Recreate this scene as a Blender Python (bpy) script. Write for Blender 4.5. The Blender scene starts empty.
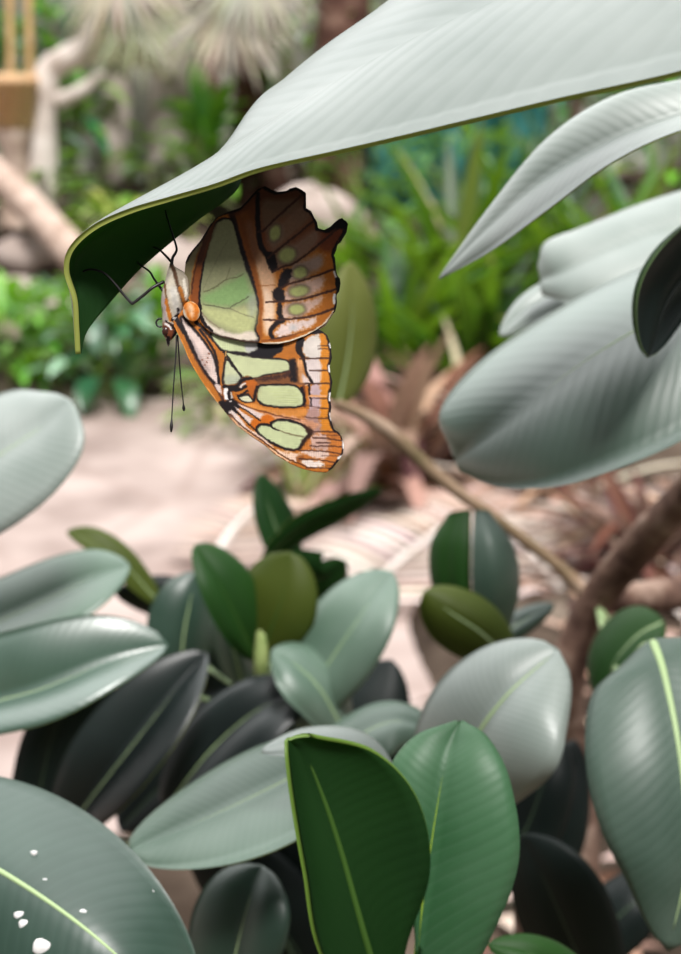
import bpy, math, random
import numpy as np
from mathutils import Vector, Matrix
random.seed(7); rng = np.random.RandomState(7)
S = bpy.context.scene
COL = S.collection

# ------------------------------------------------------------------ camera
F = 1310.0; CX, CY = 340.5, 477.0
PITCH = math.radians(14.0)
CAM = np.array([0.0, 0.0, 1.30])
RT = np.array([1.0, 0, 0])
FW = np.array([0, math.cos(PITCH), -math.sin(PITCH)])
UP = np.array([0, math.sin(PITCH), math.cos(PITCH)])
def P(px, py, d):
    return CAM + d*(FW + (px-CX)/F*RT - (py-CY)/F*UP)
def G(px, py, z=0.0):
    r = FW + (px-CX)/F*RT - (py-CY)/F*UP
    return CAM + r*((z-CAM[2])/r[2])
cd = bpy.data.cameras.new('camera'); cam = bpy.data.objects.new('camera', cd); COL.objects.link(cam)
cam.location = CAM; cam.rotation_euler = (math.pi/2-PITCH, 0, 0)
cd.sensor_fit = 'VERTICAL'; cd.sensor_height = 24.0; cd.lens = 24.0*F/954.0
cd.clip_start = 0.01; cd.clip_end = 200
cd.dof.use_dof = True; cd.dof.focus_distance = 0.298; cd.dof.aperture_fstop = cd.lens/3.3
S.camera = cam

# ------------------------------------------------------------------ helpers
def lin(c):
    c = np.asarray(c, float)/255.0
    return np.where(c <= 0.04045, c/12.92, ((c+0.055)/1.055)**2.4)
def L3(r, g, b):
    v = lin((r, g, b)); return (float(v[0]), float(v[1]), float(v[2]), 1.0)
def cat(pts, n, closed=False):
    p = np.asarray(pts, float)
    k = len(p)
    if closed:
        t = np.linspace(0, k, n, endpoint=False)
        i = np.floor(t).astype(int); u = (t-i)[:, None]
        p0, p1, p2, p3 = p[(i-1) % k], p[i % k], p[(i+1) % k], p[(i+2) % k]
    else:
        t = np.linspace(0, k-1, n)
        i = np.minimum(np.floor(t).astype(int), k-2); u = (t-i)[:, None]
        e = np.vstack([2*p[0]-p[1], p, 2*p[-1]-p[-2]])
        p0, p1, p2, p3 = e[i], e[i+1], e[i+2], e[i+3]
    return 0.5*((2*p1)+(-p0+p2)*u+(2*p0-5*p1+4*p2-p3)*u*u+(-p0+3*p1-3*p2+p3)*u**3)

def make_obj(name, verts, faces, mats, parent=None, mi=None, uv=None, col=None, smooth=True, origin=None):
    me = bpy.data.meshes.new(name)
    v = np.asarray(verts, float)
    if origin is None:
        origin = np.zeros(3) if parent is None else np.array(parent.location)
    me.from_pydata((v-origin).tolist(), [], [list(f) for f in faces] if not isinstance(faces, np.ndarray) else faces.tolist())
    for m in (mats if isinstance(mats, (list, tuple)) else [mats]):
        me.materials.append(m)
    if mi is not None:
        me.polygons.foreach_set('material_index', np.asarray(mi, np.int32))
    me.polygons.foreach_set('use_smooth', np.full(len(me.polygons), smooth, bool))
    if uv is not None:
        lay = me.uv_layers.new(name='UVMap')
        li = np.empty(len(me.loops), np.int32); me.loops.foreach_get('vertex_index', li)
        lay.data.foreach_set('uv', np.asarray(uv, np.float32)[li].ravel())
    if col is not None:
        a = me.color_attributes.new('Col', 'FLOAT_COLOR', 'POINT')
        c4 = np.ones((len(v), 4), np.float32); c4[:, :3] = col
        a.data.foreach_set('color', c4.ravel())
    me.update()
    o = bpy.data.objects.new(name, me); COL.objects.link(o)
    if parent is not None:
        o.parent = parent
        # parents carry no rotation or scale of their own: local frame = world frame minus base
        p0 = np.zeros(3); q = parent
        while q is not None:
            p0 = p0+np.array(q.location); q = q.parent
        o.location = Vector(origin-p0)
    else:
        o.location = Vector(origin)
    return o
def base_of(parent):
    p0 = np.zeros(3); q = parent
    while q is not None:
        p0 = p0+np.array(q.location); q = q.parent
    return p0
def part(name, verts, faces, mats, parent, **k):
    return make_obj(name, verts, faces, mats, parent, origin=base_of(parent), **k)
def tag(o, label=None, cat_=None, group=None, kind=None):
    if label: o['label'] = label
    if cat_: o['category'] = cat_
    if group: o['group'] = group
    if kind: o['kind'] = kind
    return o
def thing(name, loc, label, cat_, group=None):
    o = bpy.data.objects.new(name, None); COL.objects.link(o); o.location = Vector(loc)
    o.empty_display_size = 0.05
    return tag(o, label, cat_, group)

class MB:
    def __init__(s): s.v = []; s.f = []; s.n = 0; s.c = []
    def add(s, v, f, c=None):
        v = np.asarray(v, float)
        s.v.append(v); s.f += [[i+s.n for i in q] for q in f]; s.n += len(v)
        s.c.append(np.tile(np.asarray(c if c is not None else (1, 1, 1), float), (len(v), 1)) if c is None or np.ndim(c) == 1 else np.asarray(c))
    def V(s): return np.vstack(s.v)
    def C(s): return np.vstack(s.c)
def tube(path, rad, ns=10, wob=0.0):
    p = np.asarray(path, float); m = len(p)
    rad = np.broadcast_to(np.asarray(rad, float), (m,))
    t = np.gradient(p, axis=0); t /= np.linalg.norm(t, axis=1)[:, None]+1e-12
    a = np.array([0.31, 0.17, 0.93]); n0 = np.cross(t[0], a); n0 /= np.linalg.norm(n0)
    V = []
    for i in range(m):
        n0 = n0-t[i]*np.dot(n0, t[i]); n0 /= np.linalg.norm(n0)+1e-12
        b = np.cross(t[i], n0)
        for k in range(ns):
            an = 2*math.pi*k/ns
            r = rad[i]*(1+wob*(random.random()-.5))
            V.append(p[i]+r*(math.cos(an)*n0+math.sin(an)*b))
    Fc = []
    for i in range(m-1):
        for k in range(ns):
            Fc.append([i*ns+k, i*ns+(k+1) % ns, (i+1)*ns+(k+1) % ns, (i+1)*ns+k])
    Fc.append(list(range(ns))[::-1]); Fc.append([(m-1)*ns+k for k in range(ns)])
    return np.array(V), Fc

# ------------------------------------------------------------------ materials
def newmat(name):
    m = bpy.data.materials.new(name); m.use_nodes = True
    nt = m.node_tree; nt.nodes.clear()
    return m, nt, nt.nodes, nt.links
def node(ns, t, **k):
    n = ns.new(t)
    for a, b in k.items():
        if a in n.inputs: n.inputs[a].default_value = b
        else: setattr(n, a, b)
    return n
def basic(name, col, rough=0.6, spec=0.4, noise=None, nscale=20, trans=0.0, tcol=None, bump=0.0, attr=False, coat=0.0, sheen=0.0):
    m, nt, N, L = newmat(name)
    out = N.new('ShaderNodeOutputMaterial'); b = N.new('ShaderNodeBsdfPrincipled')
    b.inputs['Roughness'].default_value = rough; b.inputs['Specular IOR Level'].default_value = spec
    b.inputs['Coat Weight'].default_value = coat
    src = None
    if attr:
        a = N.new('ShaderNodeVertexColor'); a.layer_name = 'Col'; src = a.outputs['Color']
    tc = N.new('ShaderNodeTexCoord')
    nz = N.new('ShaderNodeTexNoise'); nz.inputs['Scale'].default_value = nscale; nz.inputs['Detail'].default_value = 6
    L.new(tc.outputs['Object'], nz.inputs['Vector'])
    if noise is not None:
        r = N.new('ShaderNodeValToRGB'); cr = r.color_ramp
        cs = noise
        while len(cr.elements) < len(cs): cr.elements.new(0.5)
        for i, (pos, c) in enumerate(cs):
            cr.elements[i].position = pos; cr.elements[i].color = c
        L.new(nz.outputs['Fac'], r.inputs['Fac'])
        if src is None: src = r.outputs['Color']
        else:
            mx = N.new('ShaderNodeMixRGB'); mx.blend_type = 'MULTIPLY'; mx.inputs['Fac'].default_value = 1
            L.new(src, mx.inputs[1]); L.new(r.outputs['Color'], mx.inputs[2]); src = mx.outputs['Color']
    if src is None: b.inputs['Base Color'].default_value = col
    else: L.new(src, b.inputs['Base Color'])
    if bump:
        bp = N.new('ShaderNodeBump'); bp.inputs['Strength'].default_value = bump; bp.inputs['Distance'].default_value = 0.01
        L.new(nz.outputs['Fac'], bp.inputs['Height']); L.new(bp.outputs['Normal'], b.inputs['Normal'])
    last = b.outputs['BSDF']
    if trans > 0:
        t = N.new('ShaderNodeBsdfTranslucent')
        if src is not None and tcol is None: L.new(src, t.inputs['Color'])
        else: t.inputs['Color'].default_value = tcol or col
        mx = N.new('ShaderNodeMixShader'); mx.inputs['Fac'].default_value = trans
        L.new(last, mx.inputs[1]); L.new(t.outputs['BSDF'], mx.inputs[2]); last = mx.outputs['Shader']
    L.new(last, out.inputs['Surface'])
    return m
def leafmat(name, col, col2, rough=0.38, spec=0.6, trans=0.2, tcol=None, veins=30, vstr=0.05, vdist=0.0006, coat=0.0, vmix=0.12, cloud=0.5, ior=1.5):
    """Waxy leaf face: lateral veins run off the midrib along the blade's own coordinates."""
    m, nt, N, L = newmat(name)
    out = N.new('ShaderNodeOutputMaterial'); b = N.new('ShaderNodeBsdfPrincipled')
    b.inputs['Roughness'].default_value = rough; b.inputs['Specular IOR Level'].default_value = spec
    b.inputs['IOR'].default_value = ior; b.inputs['Coat Weight'].default_value = coat; b.inputs['Coat Roughness'].default_value = 0.42
    uv = N.new('ShaderNodeUVMap'); sp = N.new('ShaderNodeSeparateXYZ'); L.new(uv.outputs['UV'], sp.inputs[0])
    ab = node(N, 'ShaderNodeMath', operation='ABSOLUTE'); L.new(sp.outputs['Y'], ab.inputs[0])
    k = node(N, 'ShaderNodeMath', operation='MULTIPLY_ADD'); k.inputs[1].default_value = -0.16
    L.new(ab.outputs[0], k.inputs[0]); L.new(sp.outputs['X'], k.inputs[2])
    tc = N.new('ShaderNodeTexCoord')
    nz = N.new('ShaderNodeTexNoise'); nz.inputs['Scale'].default_value = 45; nz.inputs['Detail'].default_value = 4
    L.new(tc.outputs['Object'], nz.inputs['Vector'])
    w = node(N, 'ShaderNodeMath', operation='MULTIPLY_ADD'); w.inputs[1].default_value = 0.02
    L.new(nz.outputs['Fac'], w.inputs[0]); L.new(k.outputs[0], w.inputs[2])
    m2 = node(N, 'ShaderNodeMath', operation='MULTIPLY'); m2.inputs[1].default_value = veins*2*math.pi
    L.new(w.outputs[0], m2.inputs[0])
    sn = node(N, 'ShaderNodeMath', operation='SINE'); L.new(m2.outputs[0], sn.inputs[0])
    mr = N.new('ShaderNodeMapRange'); mr.inputs['From Min'].default_value = 0.55; mr.inputs['From Max'].default_value = 1.0
    L.new(sn.outputs[0], mr.inputs['Value'])
    nz2 = N.new('ShaderNodeTexNoise'); nz2.inputs['Scale'].default_value = 28; nz2.inputs['Detail'].default_value = 5
    L.new(tc.outputs['Object'], nz2.inputs['Vector'])
    cm = N.new('ShaderNodeMapRange'); cm.inputs['From Min'].default_value = 0.35; cm.inputs['From Max'].default_value = 0.7
    cm.inputs['To Max'].default_value = cloud
    L.new(nz2.outputs['Fac'], cm.inputs['Value'])
    mx = N.new('ShaderNodeMixRGB'); mx.inputs[1].default_value = col; mx.inputs[2].default_value = col2
    L.new(cm.outputs[0], mx.inputs['Fac'])
    mv = node(N, 'ShaderNodeMath', operation='MULTIPLY'); mv.inputs[1].default_value = vmix; L.new(mr.outputs[0], mv.inputs[0])
    mx2 = N.new('ShaderNodeMixRGB'); mx2.inputs[2].default_value = col2
    L.new(mv.outputs[0], mx2.inputs['Fac']); L.new(mx.outputs[0], mx2.inputs[1])
    L.new(mx2.outputs[0], b.inputs['Base Color'])
    ad = node(N, 'ShaderNodeMath', operation='MULTIPLY_ADD'); ad.inputs[1].default_value = 1.2
    L.new(nz.outputs['Fac'], ad.inputs[0]); L.new(sn.outputs[0], ad.inputs[2])
    bp = N.new('ShaderNodeBump'); bp.inputs['Strength'].default_value = vstr; bp.inputs['Distance'].default_value = vdist
    L.new(ad.outputs[0], bp.inputs['Height']); L.new(bp.outputs['Normal'], b.inputs['Normal'])
    t = N.new('ShaderNodeBsdfTranslucent'); t.inputs['Color'].default_value = tcol or (0.25, 0.4, 0.05, 1)
    ms = N.new('ShaderNodeMixShader'); ms.inputs['Fac'].default_value = trans
    L.new(b.outputs['BSDF'], ms.inputs[1]); L.new(t.outputs['BSDF'], ms.inputs[2])
    L.new(ms.outputs['Shader'], out.inputs['Surface'])
    return m
TC = L3(120, 170, 40)
UPPER = {  # one species: paler bases hold sky sheen, darker ones hold shade
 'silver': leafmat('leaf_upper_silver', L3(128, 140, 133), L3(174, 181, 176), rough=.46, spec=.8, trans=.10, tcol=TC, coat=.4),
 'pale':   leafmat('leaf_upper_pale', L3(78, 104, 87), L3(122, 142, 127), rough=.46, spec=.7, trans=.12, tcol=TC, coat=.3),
 'teal':   leafmat('leaf_upper_teal', L3(34, 60, 48), L3(68, 92, 80), rough=.46, spec=.7, trans=.12, tcol=TC, coat=.4),
 'waxy':   leafmat('leaf_upper_waxy', L3(102, 115, 108), L3(150, 157, 152), rough=.38, spec=.7, trans=.15, tcol=TC, coat=.5, veins=34, vstr=.09, vmix=.1),  # base lightened towards the white sky glare on the large leaf
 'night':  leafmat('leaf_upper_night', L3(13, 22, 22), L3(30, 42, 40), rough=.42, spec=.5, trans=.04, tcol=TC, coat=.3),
 'gloss':  leafmat('leaf_upper_gloss', L3(42, 76, 58), L3(78, 108, 92), rough=.44, spec=1.0, trans=.12, tcol=TC, coat=1.0, ior=1.75),
 'sage':   leafmat('leaf_upper_sage', L3(54, 76, 64), L3(94, 112, 101), rough=.48, spec=.6, trans=.14, tcol=TC, coat=.25),
 'mid':    leafmat('leaf_upper_mid', L3(50, 94, 58), L3(92, 126, 98), rough=.5, spec=.5, trans=.18, tcol=TC, coat=.0),
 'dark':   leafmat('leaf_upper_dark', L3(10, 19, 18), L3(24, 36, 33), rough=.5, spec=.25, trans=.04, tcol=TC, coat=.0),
}
UNDER = {
 'lime': leafmat('leaf_under_lime', L3(110, 116, 58), L3(134, 138, 78), rough=.55, spec=.3, trans=.45, tcol=L3(170, 174, 70), vmix=.2),
 'green': leafmat('leaf_under_green', L3(30, 66, 22), L3(44, 80, 30), rough=.55, spec=.3, trans=.25, tcol=L3(80, 140, 24), vmix=.2),
 'deep':  leafmat('leaf_under_deep', L3(22, 54, 20), L3(30, 64, 26), rough=.6, spec=.2, trans=.32, tcol=L3(80, 136, 40), vmix=.15),  # darkened base keeps undersides looking shaded despite the front sun
 'olive': leafmat('leaf_under_olive', L3(66, 80, 24), L3(86, 96, 36), rough=.55, spec=.3, trans=.3, tcol=L3(130, 140, 30), vmix=.2),
}
RIM = basic('leaf_margin', L3(140, 152, 66), rough=.45, trans=.35, tcol=L3(170, 186, 70))
RIMA = basic('leaf_margin_bright', L3(172, 180, 92), rough=.45, trans=.35, tcol=L3(190, 200, 90))  # colour brightened to carry the highlight along the lit rim
RIMO = basic('leaf_margin_green', L3(100, 130, 50), rough=.45, trans=.3, tcol=L3(130, 160, 60))
RIBD = basic('leaf_midrib_dark', L3(56, 74, 52), rough=.5)
RIMD = basic('leaf_margin_dull', L3(120, 150, 100), rough=.5, trans=.2)
RIB = basic('leaf_midrib', L3(166, 190, 138), rough=.5, trans=.1)
RIBO = basic('leaf_midrib_underside', L3(62, 96, 34), rough=.5, trans=.2)
RIBY = basic('leaf_midrib_yellow', L3(150, 180, 60), rough=.5, trans=.25)
BARK = basic('bark_brown', None, rough=.85, spec=.2, noise=[(.3, L3(70, 50, 44)), (.5, L3(112, 88, 76)), (.7, L3(158, 136, 122))], nscale=45, bump=.6)
BARKL = basic('bark_pale', None, rough=.85, spec=.2, noise=[(.3, L3(140, 120, 108)), (.55, L3(196, 180, 166)), (.75, L3(226, 214, 204))], nscale=30, bump=.4)
TWIG = basic('bark_young', None, rough=.8, spec=.2, noise=[(.3, L3(104, 92, 66)), (.5, L3(140, 118, 96)), (.7, L3(172, 150, 132))], nscale=30, bump=.3)
DSTEM = basic('dark_green_stem', None, rough=.6, noise=[(.35, L3(44, 58, 34)), (.65, L3(70, 84, 48))], nscale=50)
GSTEM = basic('green_stem', None, rough=.6, noise=[(.35, L3(110, 136, 70)), (.65, L3(158, 172, 110))], nscale=50)

# ------------------------------------------------------------------ leaf builder
def loft_leaf(parent, Nc, Mc, Tc, upper='pale', under='green', face='upper', th=0.0007, bulge=0.003, wave=0.0, n=44, nt=7,
              attach=None, rib=0.0009, ribmat=None, rimmat=None, label=None, raw=False, wl=5.0, cup=0.0, edge=.55):
    if raw: A, B, C = Nc, Mc, Tc; n = len(A)
    else:
        f = lambda c: cat(np.array([P(*q) for q in c]), n)
        A, B, C = f(Nc), f(Mc), f(Tc)
    dM = np.gradient(B, axis=0); nr = np.cross(dM, C-A)
    ln = np.linalg.norm(nr, axis=1); k = int(n*0.45)
    ref = nr[k]/ln[k]
    nr = nr/(ln[:, None]+1e-12)
    nr[-1] = nr[-2]; nr[0] = nr[1]
    sgn = 1.0 if np.dot(ref, CAM-B[n//4 if face != 'base' else 1]) > 0 else -1.0
    nr = nr*sgn                                        # now points to the camera at the reference row
    rows = []; uvs = []
    width = np.linalg.norm(A-C, axis=1); wmax = width.max()
    for i in range(n):
        s = i/(n-1); row = []; wi = width[i]/wmax
        for j in range(2*nt+1):
            if j <= nt: t = j/nt; q = A[i]*(1-t)+B[i]*t; v = -(1-t); u = t
            else: t = (j-nt)/nt; q = B[i]*(1-t)+C[i]*t; v = t; u = 1-t
            off = bulge*4*u*(1-u)*wi + wave*abs(v)**2*math.sin(s*math.pi*wl+(0 if v < 0 else 1.3))*wi - cup*v*v*wi
            row.append(q+nr[i]*off); uvs.append((s, v))
        rows.append(row)
    R = np.array(rows); m = 2*nt+1
    # smooth vertex normals of the sheet
    du = np.gradient(R, axis=0); dv = np.gradient(R, axis=1)
    vn = np.cross(du, dv); vn /= np.linalg.norm(vn, axis=2)[:, :, None]+1e-9
    vn *= sgn
    w = np.ones((n, m)); w[:, 0] = w[:, -1] = edge
    top = R+vn*(th/2)*w[:, :, None]; bot = R-vn*(th/2)*w[:, :, None]
    V = np.vstack([top.reshape(-1, 3), bot.reshape(-1, 3)]); o = n*m
    Fc = []; MI = []
    fu, fd = (0, 1) if face != 'under' else (1, 0)
    for i in range(n-1):
        for j in range(m-1):
            a = i*m+j; q = [a, a+1, a+m+1, a+m]
            if sgn < 0: q = q[::-1]
            Fc.append(q); MI.append(fu)
            Fc.append([o+x for x in q[::-1]]); MI.append(fd)
    for i in range(n-1):
        for j in (0, m-1):
            a, b = i*m+j, (i+1)*m+j
            Fc.append([a, b, o+b, o+a]); MI.append(2)
    for i in (0, n-1):
        for j in range(m-1):
            a, b = i*m+j, i*m+j+1
            Fc.append([a, b, o+b, o+a]); MI.append(2)
    lf = part('leaf', V, Fc, [UPPER[upper], UNDER[under], rimmat or RIM], parent, mi=MI, uv=uvs+uvs)
    if label: lf['label'] = label
    path = list(R[1:int(n*.97), nt])
    pr = list(np.linspace(rib, rib*.25, len(path)))
    if attach is not None:
        a = np.asarray(attach, float); b0 = R[0, nt]; mid = (a+b0)/2-np.array([0, 0, .08])*np.linalg.norm(a-b0)
        pet = cat([a, mid, b0], 12)[:-1]
        path = list(pet)+path; pr = [rib*1.15]*len(pet)+pr
    tv, tf = tube(path, pr, 8)
    part('midrib', tv, tf, ribmat or (RIBD if upper == 'dark' else RIB), lf)
    return lf
def leafq(parent, mid, wa, wb, za=0.0, zb=0.0, prof=(.85, .6), n=36, **k):
    """mid: base to tip as (px, py, distance); wa: reach to the right-hand margin as seen, wb: to the left-hand one."""
    m = cat(np.array(mid, float), n)
    t = np.gradient(m[:, :2], axis=0); t /= np.linalg.norm(t, axis=1)[:, None]
    a = np.stack([-t[:, 1], t[:, 0]], 1)
    s = np.linspace(0, 1, n)
    f = np.clip(np.sin(np.pi*np.clip(s, 0.0005, .9995)**prof[0]), 0, 1)**prof[1]
    f[-1] = .01; f[0] = .02
    def side(w, z, sg):
        q = m.copy(); q[:, :2] += sg*a*(w*f)[:, None]; q[:, 2] += z*f
        return np.array([P(*x) for x in q])
    M = np.array([P(*x) for x in m])
    return loft_leaf(parent, side(wa, za, 1), M, side(wb, zb, -1), raw=True, **k)
def stem(parent, pts, rad, name='stem', mat=None, ns=10, to_ground=True, wob=.06):
    p = cat(np.array([P(*q) for q in pts]), 10*len(pts))
    r = np.interp(np.linspace(0, 1, len(p)), np.linspace(0, 1, len(rad)), rad)
    if to_ground:
        b = p[0]; g = np.array([b[0], b[1]+.02, 0.0])
        p = np.vstack([cat([g, (g*.6+b*.4)+np.array([.01, 0, 0]), b], 8)[:-1], p]); r = np.concatenate([[rad[0]*1.1]*7, r])
    v, f = tube(p, r, ns, wob)
    return part(name, v, f, mat or BARK, parent)

exec_order = []
# ------------------------------------------------------------------ rubber plants
def gbase(px, py, d):
    q = P(px, py, d); return (q[0], q[1]+.02, 0.0)

# 1. tall plant with the brown trunk at the right: carries the leaf the butterfly hangs from
tall = thing('rubber_plant', gbase(575, 1000, .85), 'tall rubber plant with bare brown forking trunk and the silvery leaf above the butterfly', 'plant')
stem(tall, [(585, 1000, .86), (578, 800, .84), (566, 690, .80), (590, 612, .78), (640, 545, .74), (700, 480, .68), (770, 380, .6), (800, 250, .52), (810, 120, .44), (800, 30, .36)],
     [.012, .012, .011, .0105, .011, .010, .009, .007, .005, .004], name='trunk')
stem(tall, [(594, 603, .78), (560, 568, .775), (500, 522, .76), (440, 478, .75), (385, 428, .74), (335, 402, .73)], [.0050, .0038, .0035, .0040, .0042, .0026], name='branch', mat=TWIG, to_ground=False)
stem(tall, [(602, 600, .78), (690, 590, .86), (800, 560, .95)], [.008, .012, .014], name='branch', to_ground=False)
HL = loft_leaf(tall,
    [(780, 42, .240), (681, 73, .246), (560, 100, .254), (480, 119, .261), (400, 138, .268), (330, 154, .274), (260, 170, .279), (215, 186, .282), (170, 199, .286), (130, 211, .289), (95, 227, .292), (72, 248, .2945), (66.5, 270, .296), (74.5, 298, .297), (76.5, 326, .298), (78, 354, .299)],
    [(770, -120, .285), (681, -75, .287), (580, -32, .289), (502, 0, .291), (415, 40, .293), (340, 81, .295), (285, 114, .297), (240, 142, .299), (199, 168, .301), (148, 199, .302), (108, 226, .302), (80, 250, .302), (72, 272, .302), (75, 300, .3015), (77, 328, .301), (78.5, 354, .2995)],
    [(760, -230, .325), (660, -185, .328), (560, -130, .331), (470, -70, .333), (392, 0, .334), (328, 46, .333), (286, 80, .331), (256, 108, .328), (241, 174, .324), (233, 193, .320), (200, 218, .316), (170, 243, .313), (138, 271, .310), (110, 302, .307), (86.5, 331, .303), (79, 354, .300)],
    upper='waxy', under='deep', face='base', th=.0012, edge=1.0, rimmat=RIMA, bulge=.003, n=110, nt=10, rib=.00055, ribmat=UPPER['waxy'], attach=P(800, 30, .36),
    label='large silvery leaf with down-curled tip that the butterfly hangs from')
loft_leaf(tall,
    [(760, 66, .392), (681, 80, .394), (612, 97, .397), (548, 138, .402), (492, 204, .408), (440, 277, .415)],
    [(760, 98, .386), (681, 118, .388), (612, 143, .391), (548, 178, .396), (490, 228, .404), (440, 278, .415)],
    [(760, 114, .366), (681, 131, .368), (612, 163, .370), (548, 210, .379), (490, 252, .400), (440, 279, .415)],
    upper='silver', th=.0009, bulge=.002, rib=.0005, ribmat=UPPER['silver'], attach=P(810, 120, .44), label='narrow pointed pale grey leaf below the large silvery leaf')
loft_leaf(tall,
    [(770, 225, .488), (690, 252, .485), (640, 268, .483), (560, 308, .481), (480, 362, .482), (440, 412, .481), (452, 448, .481)],
    [(770, 262, .455), (700, 296, .452), (670, 312, .45), (600, 352, .45), (530, 402, .456), (480, 440, .468), (456, 460, .478)],
    [(790, 340, .43), (720, 410, .43), (690, 436, .43), (630, 464, .435), (560, 486, .446), (500, 487, .462), (462, 472, .477)],
    upper='gloss', th=.0009, bulge=.004, rib=.0009, attach=P(800, 250, .52), label='broad blunt leaf with pale midrib and a bright upper half')
loft_leaf(tall,
    [(760, 165, .55), (690, 188, .546), (640, 204, .542), (580, 228, .538), (546, 242, .536), (539, 262, .536)],
    [(760, 205, .53), (690, 226, .527), (650, 236, .524), (600, 256, .523), (565, 272, .526), (541, 280, .534)],
    [(760, 262, .512), (690, 276, .51), (650, 286, .509), (610, 296, .51), (575, 304, .518), (543, 296, .532)],
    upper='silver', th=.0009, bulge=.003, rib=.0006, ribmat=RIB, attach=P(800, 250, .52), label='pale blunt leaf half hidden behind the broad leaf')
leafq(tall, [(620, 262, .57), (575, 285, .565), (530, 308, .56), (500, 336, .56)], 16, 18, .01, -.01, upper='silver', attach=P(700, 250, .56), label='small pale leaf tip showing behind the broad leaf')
leafq(tall, [(735, 215, .42), (700, 258, .415), (668, 300, .412), (648, 357, .41)], 36, 30, -.02, .02, upper='dark', under='green', bulge=-.006, rimmat=RIMD, ribmat=UPPER['dark'], attach=P(800, 200, .48), label='dark curled leaf at the right edge, rolled along its length')
leafq(tall, [(338, 404, .73), (347, 360, .73), (352, 310, .73), (350, 262, .735)], 27, 32, .02, -.01, face='under', under='lime', upper='mid', attach=P(335, 402, .73), label='olive-yellow leaf behind the butterfly wing')
leafq(tall, [(652, 640, .46), (664, 676, .445), (680, 760, .43), (686, 860, .425), (668, 950, .43)], 94, 90, .0, .02, prof=(1.0, .72), upper='sage', under='green', bulge=.004, rib=.0017, attach=P(598, 606, .775), label='large oval green leaf at the lower right edge')
leafq(tall, [(664, 622, .62), (638, 636, .62), (614, 664, .62), (602, 702, .62)], 32, 30, .02, -.01, face='under', under='green', upper='mid', attach=P(598, 606, .775), label='small shaded green leaf under the trunk fork')

# 2. plant reaching in from the left edge
left = thing('rubber_plant', gbase(-170, 1150, .5), 'rubber plant reaching in from the left edge with wide grey-green leaves', 'plant')
stem(left, [(-170, 1150, .5), (-175, 850, .48), (-170, 650, .55), (-165, 500, .57)], [.008, .007, .006, .004])
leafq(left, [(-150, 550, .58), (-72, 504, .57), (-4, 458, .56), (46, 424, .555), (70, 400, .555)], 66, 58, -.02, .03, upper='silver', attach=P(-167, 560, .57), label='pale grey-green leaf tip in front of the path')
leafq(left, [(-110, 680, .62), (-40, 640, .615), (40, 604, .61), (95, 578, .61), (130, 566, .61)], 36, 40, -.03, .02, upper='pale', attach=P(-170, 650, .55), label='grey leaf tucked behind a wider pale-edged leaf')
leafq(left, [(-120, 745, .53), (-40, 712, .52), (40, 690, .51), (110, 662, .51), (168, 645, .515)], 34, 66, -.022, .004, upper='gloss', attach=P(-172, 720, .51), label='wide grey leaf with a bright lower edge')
LB = leafq(left, [(-130, 815, .40), (-40, 850, .38), (40, 896, .365), (115, 954, .355), (190, 1030, .36)], 120, 95, .0, .03, prof=(.95, .5), upper='teal', bulge=.003, rib=.0011, attach=P(-175, 850, .48), label='big rounded leaf with white specks in the lower left corner')

# 3. low plant in the middle, its young shoot standing up
mid = thing('rubber_plant', gbase(215, 1150, .68), 'low rubber plant in the middle with an upright young shoot and olive leaf pair', 'plant')
stem(mid, [(215, 1150, .70), (235, 850, .67), (258, 700, .635), (262, 628, .625)], [.006, .005, .004, .002], mat=DSTEM)
bv, bf_ = tube(cat(np.array([P(262, 692, .632), P(261, 665, .622), P(262, 640, .62), P(263, 622, .62)]), 14), np.interp(np.linspace(0, 1, 14), [0, .4, .8, 1], [.003, .0038, .003, .001]), 10); part('bud', bv, bf_, GSTEM, mid)
A3 = P(258, 700, .635)
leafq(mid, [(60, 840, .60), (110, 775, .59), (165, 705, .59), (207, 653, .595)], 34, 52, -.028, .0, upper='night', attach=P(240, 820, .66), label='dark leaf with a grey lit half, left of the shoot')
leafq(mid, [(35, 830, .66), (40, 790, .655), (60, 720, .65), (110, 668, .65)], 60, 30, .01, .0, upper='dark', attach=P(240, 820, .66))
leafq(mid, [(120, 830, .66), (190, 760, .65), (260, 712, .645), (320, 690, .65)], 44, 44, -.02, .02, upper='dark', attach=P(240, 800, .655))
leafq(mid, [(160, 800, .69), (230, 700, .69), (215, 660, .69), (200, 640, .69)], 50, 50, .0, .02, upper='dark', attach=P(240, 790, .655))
leafq(mid, [(160, 605, .72), (125, 566, .715), (95, 542, .715), (67, 532, .72)], 16, 14, .01, -.01, face='under', under='olive', attach=A3, label='small olive leaf edge-on against the path')
leafq(mid, [(215, 625, .74), (170, 598, .74), (115, 592, .74)], 22, 24, .0, .02, upper='dark', under='green', attach=A3)
leafq(mid, [(180, 690, .66), (183, 640, .655), (190, 600, .655), (197, 572, .66)], 34, 38, .02, .0, upper='teal', attach=A3)
leafq(mid, [(244, 690, .645), (235, 655, .64), (226, 625, .64), (218, 598, .645)], 20, 18, .01, .01, upper='pale', attach=A3)
leafq(mid, [(259, 660, .625), (272, 628, .615), (283, 594, .61), (288, 552, .612)], 38, 50, .0, .02, prof=(.95, .42), face='under', under='olive', ribmat=RIBO, attach=P(262, 640, .626), label='olive underside leaf, the right one of the shoot pair')
leafq(mid, [(257, 660, .628), (238, 622, .612), (218, 582, .604), (195, 545, .606)], 34, 22, .015, -.01, prof=(.95, .5), face='under', under='green', ribmat=RIBO, attach=P(262, 640, .626), label='green underside leaf, the left one of the shoot pair')
leafq(mid, [(292, 725, .62), (325, 670, .605), (362, 615, .60), (392, 572, .61)], 40, 46, -.015, .02, prof=(.9, .55), upper='pale', attach=A3, label='pale leaf rising to the right of the shoot')
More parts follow.
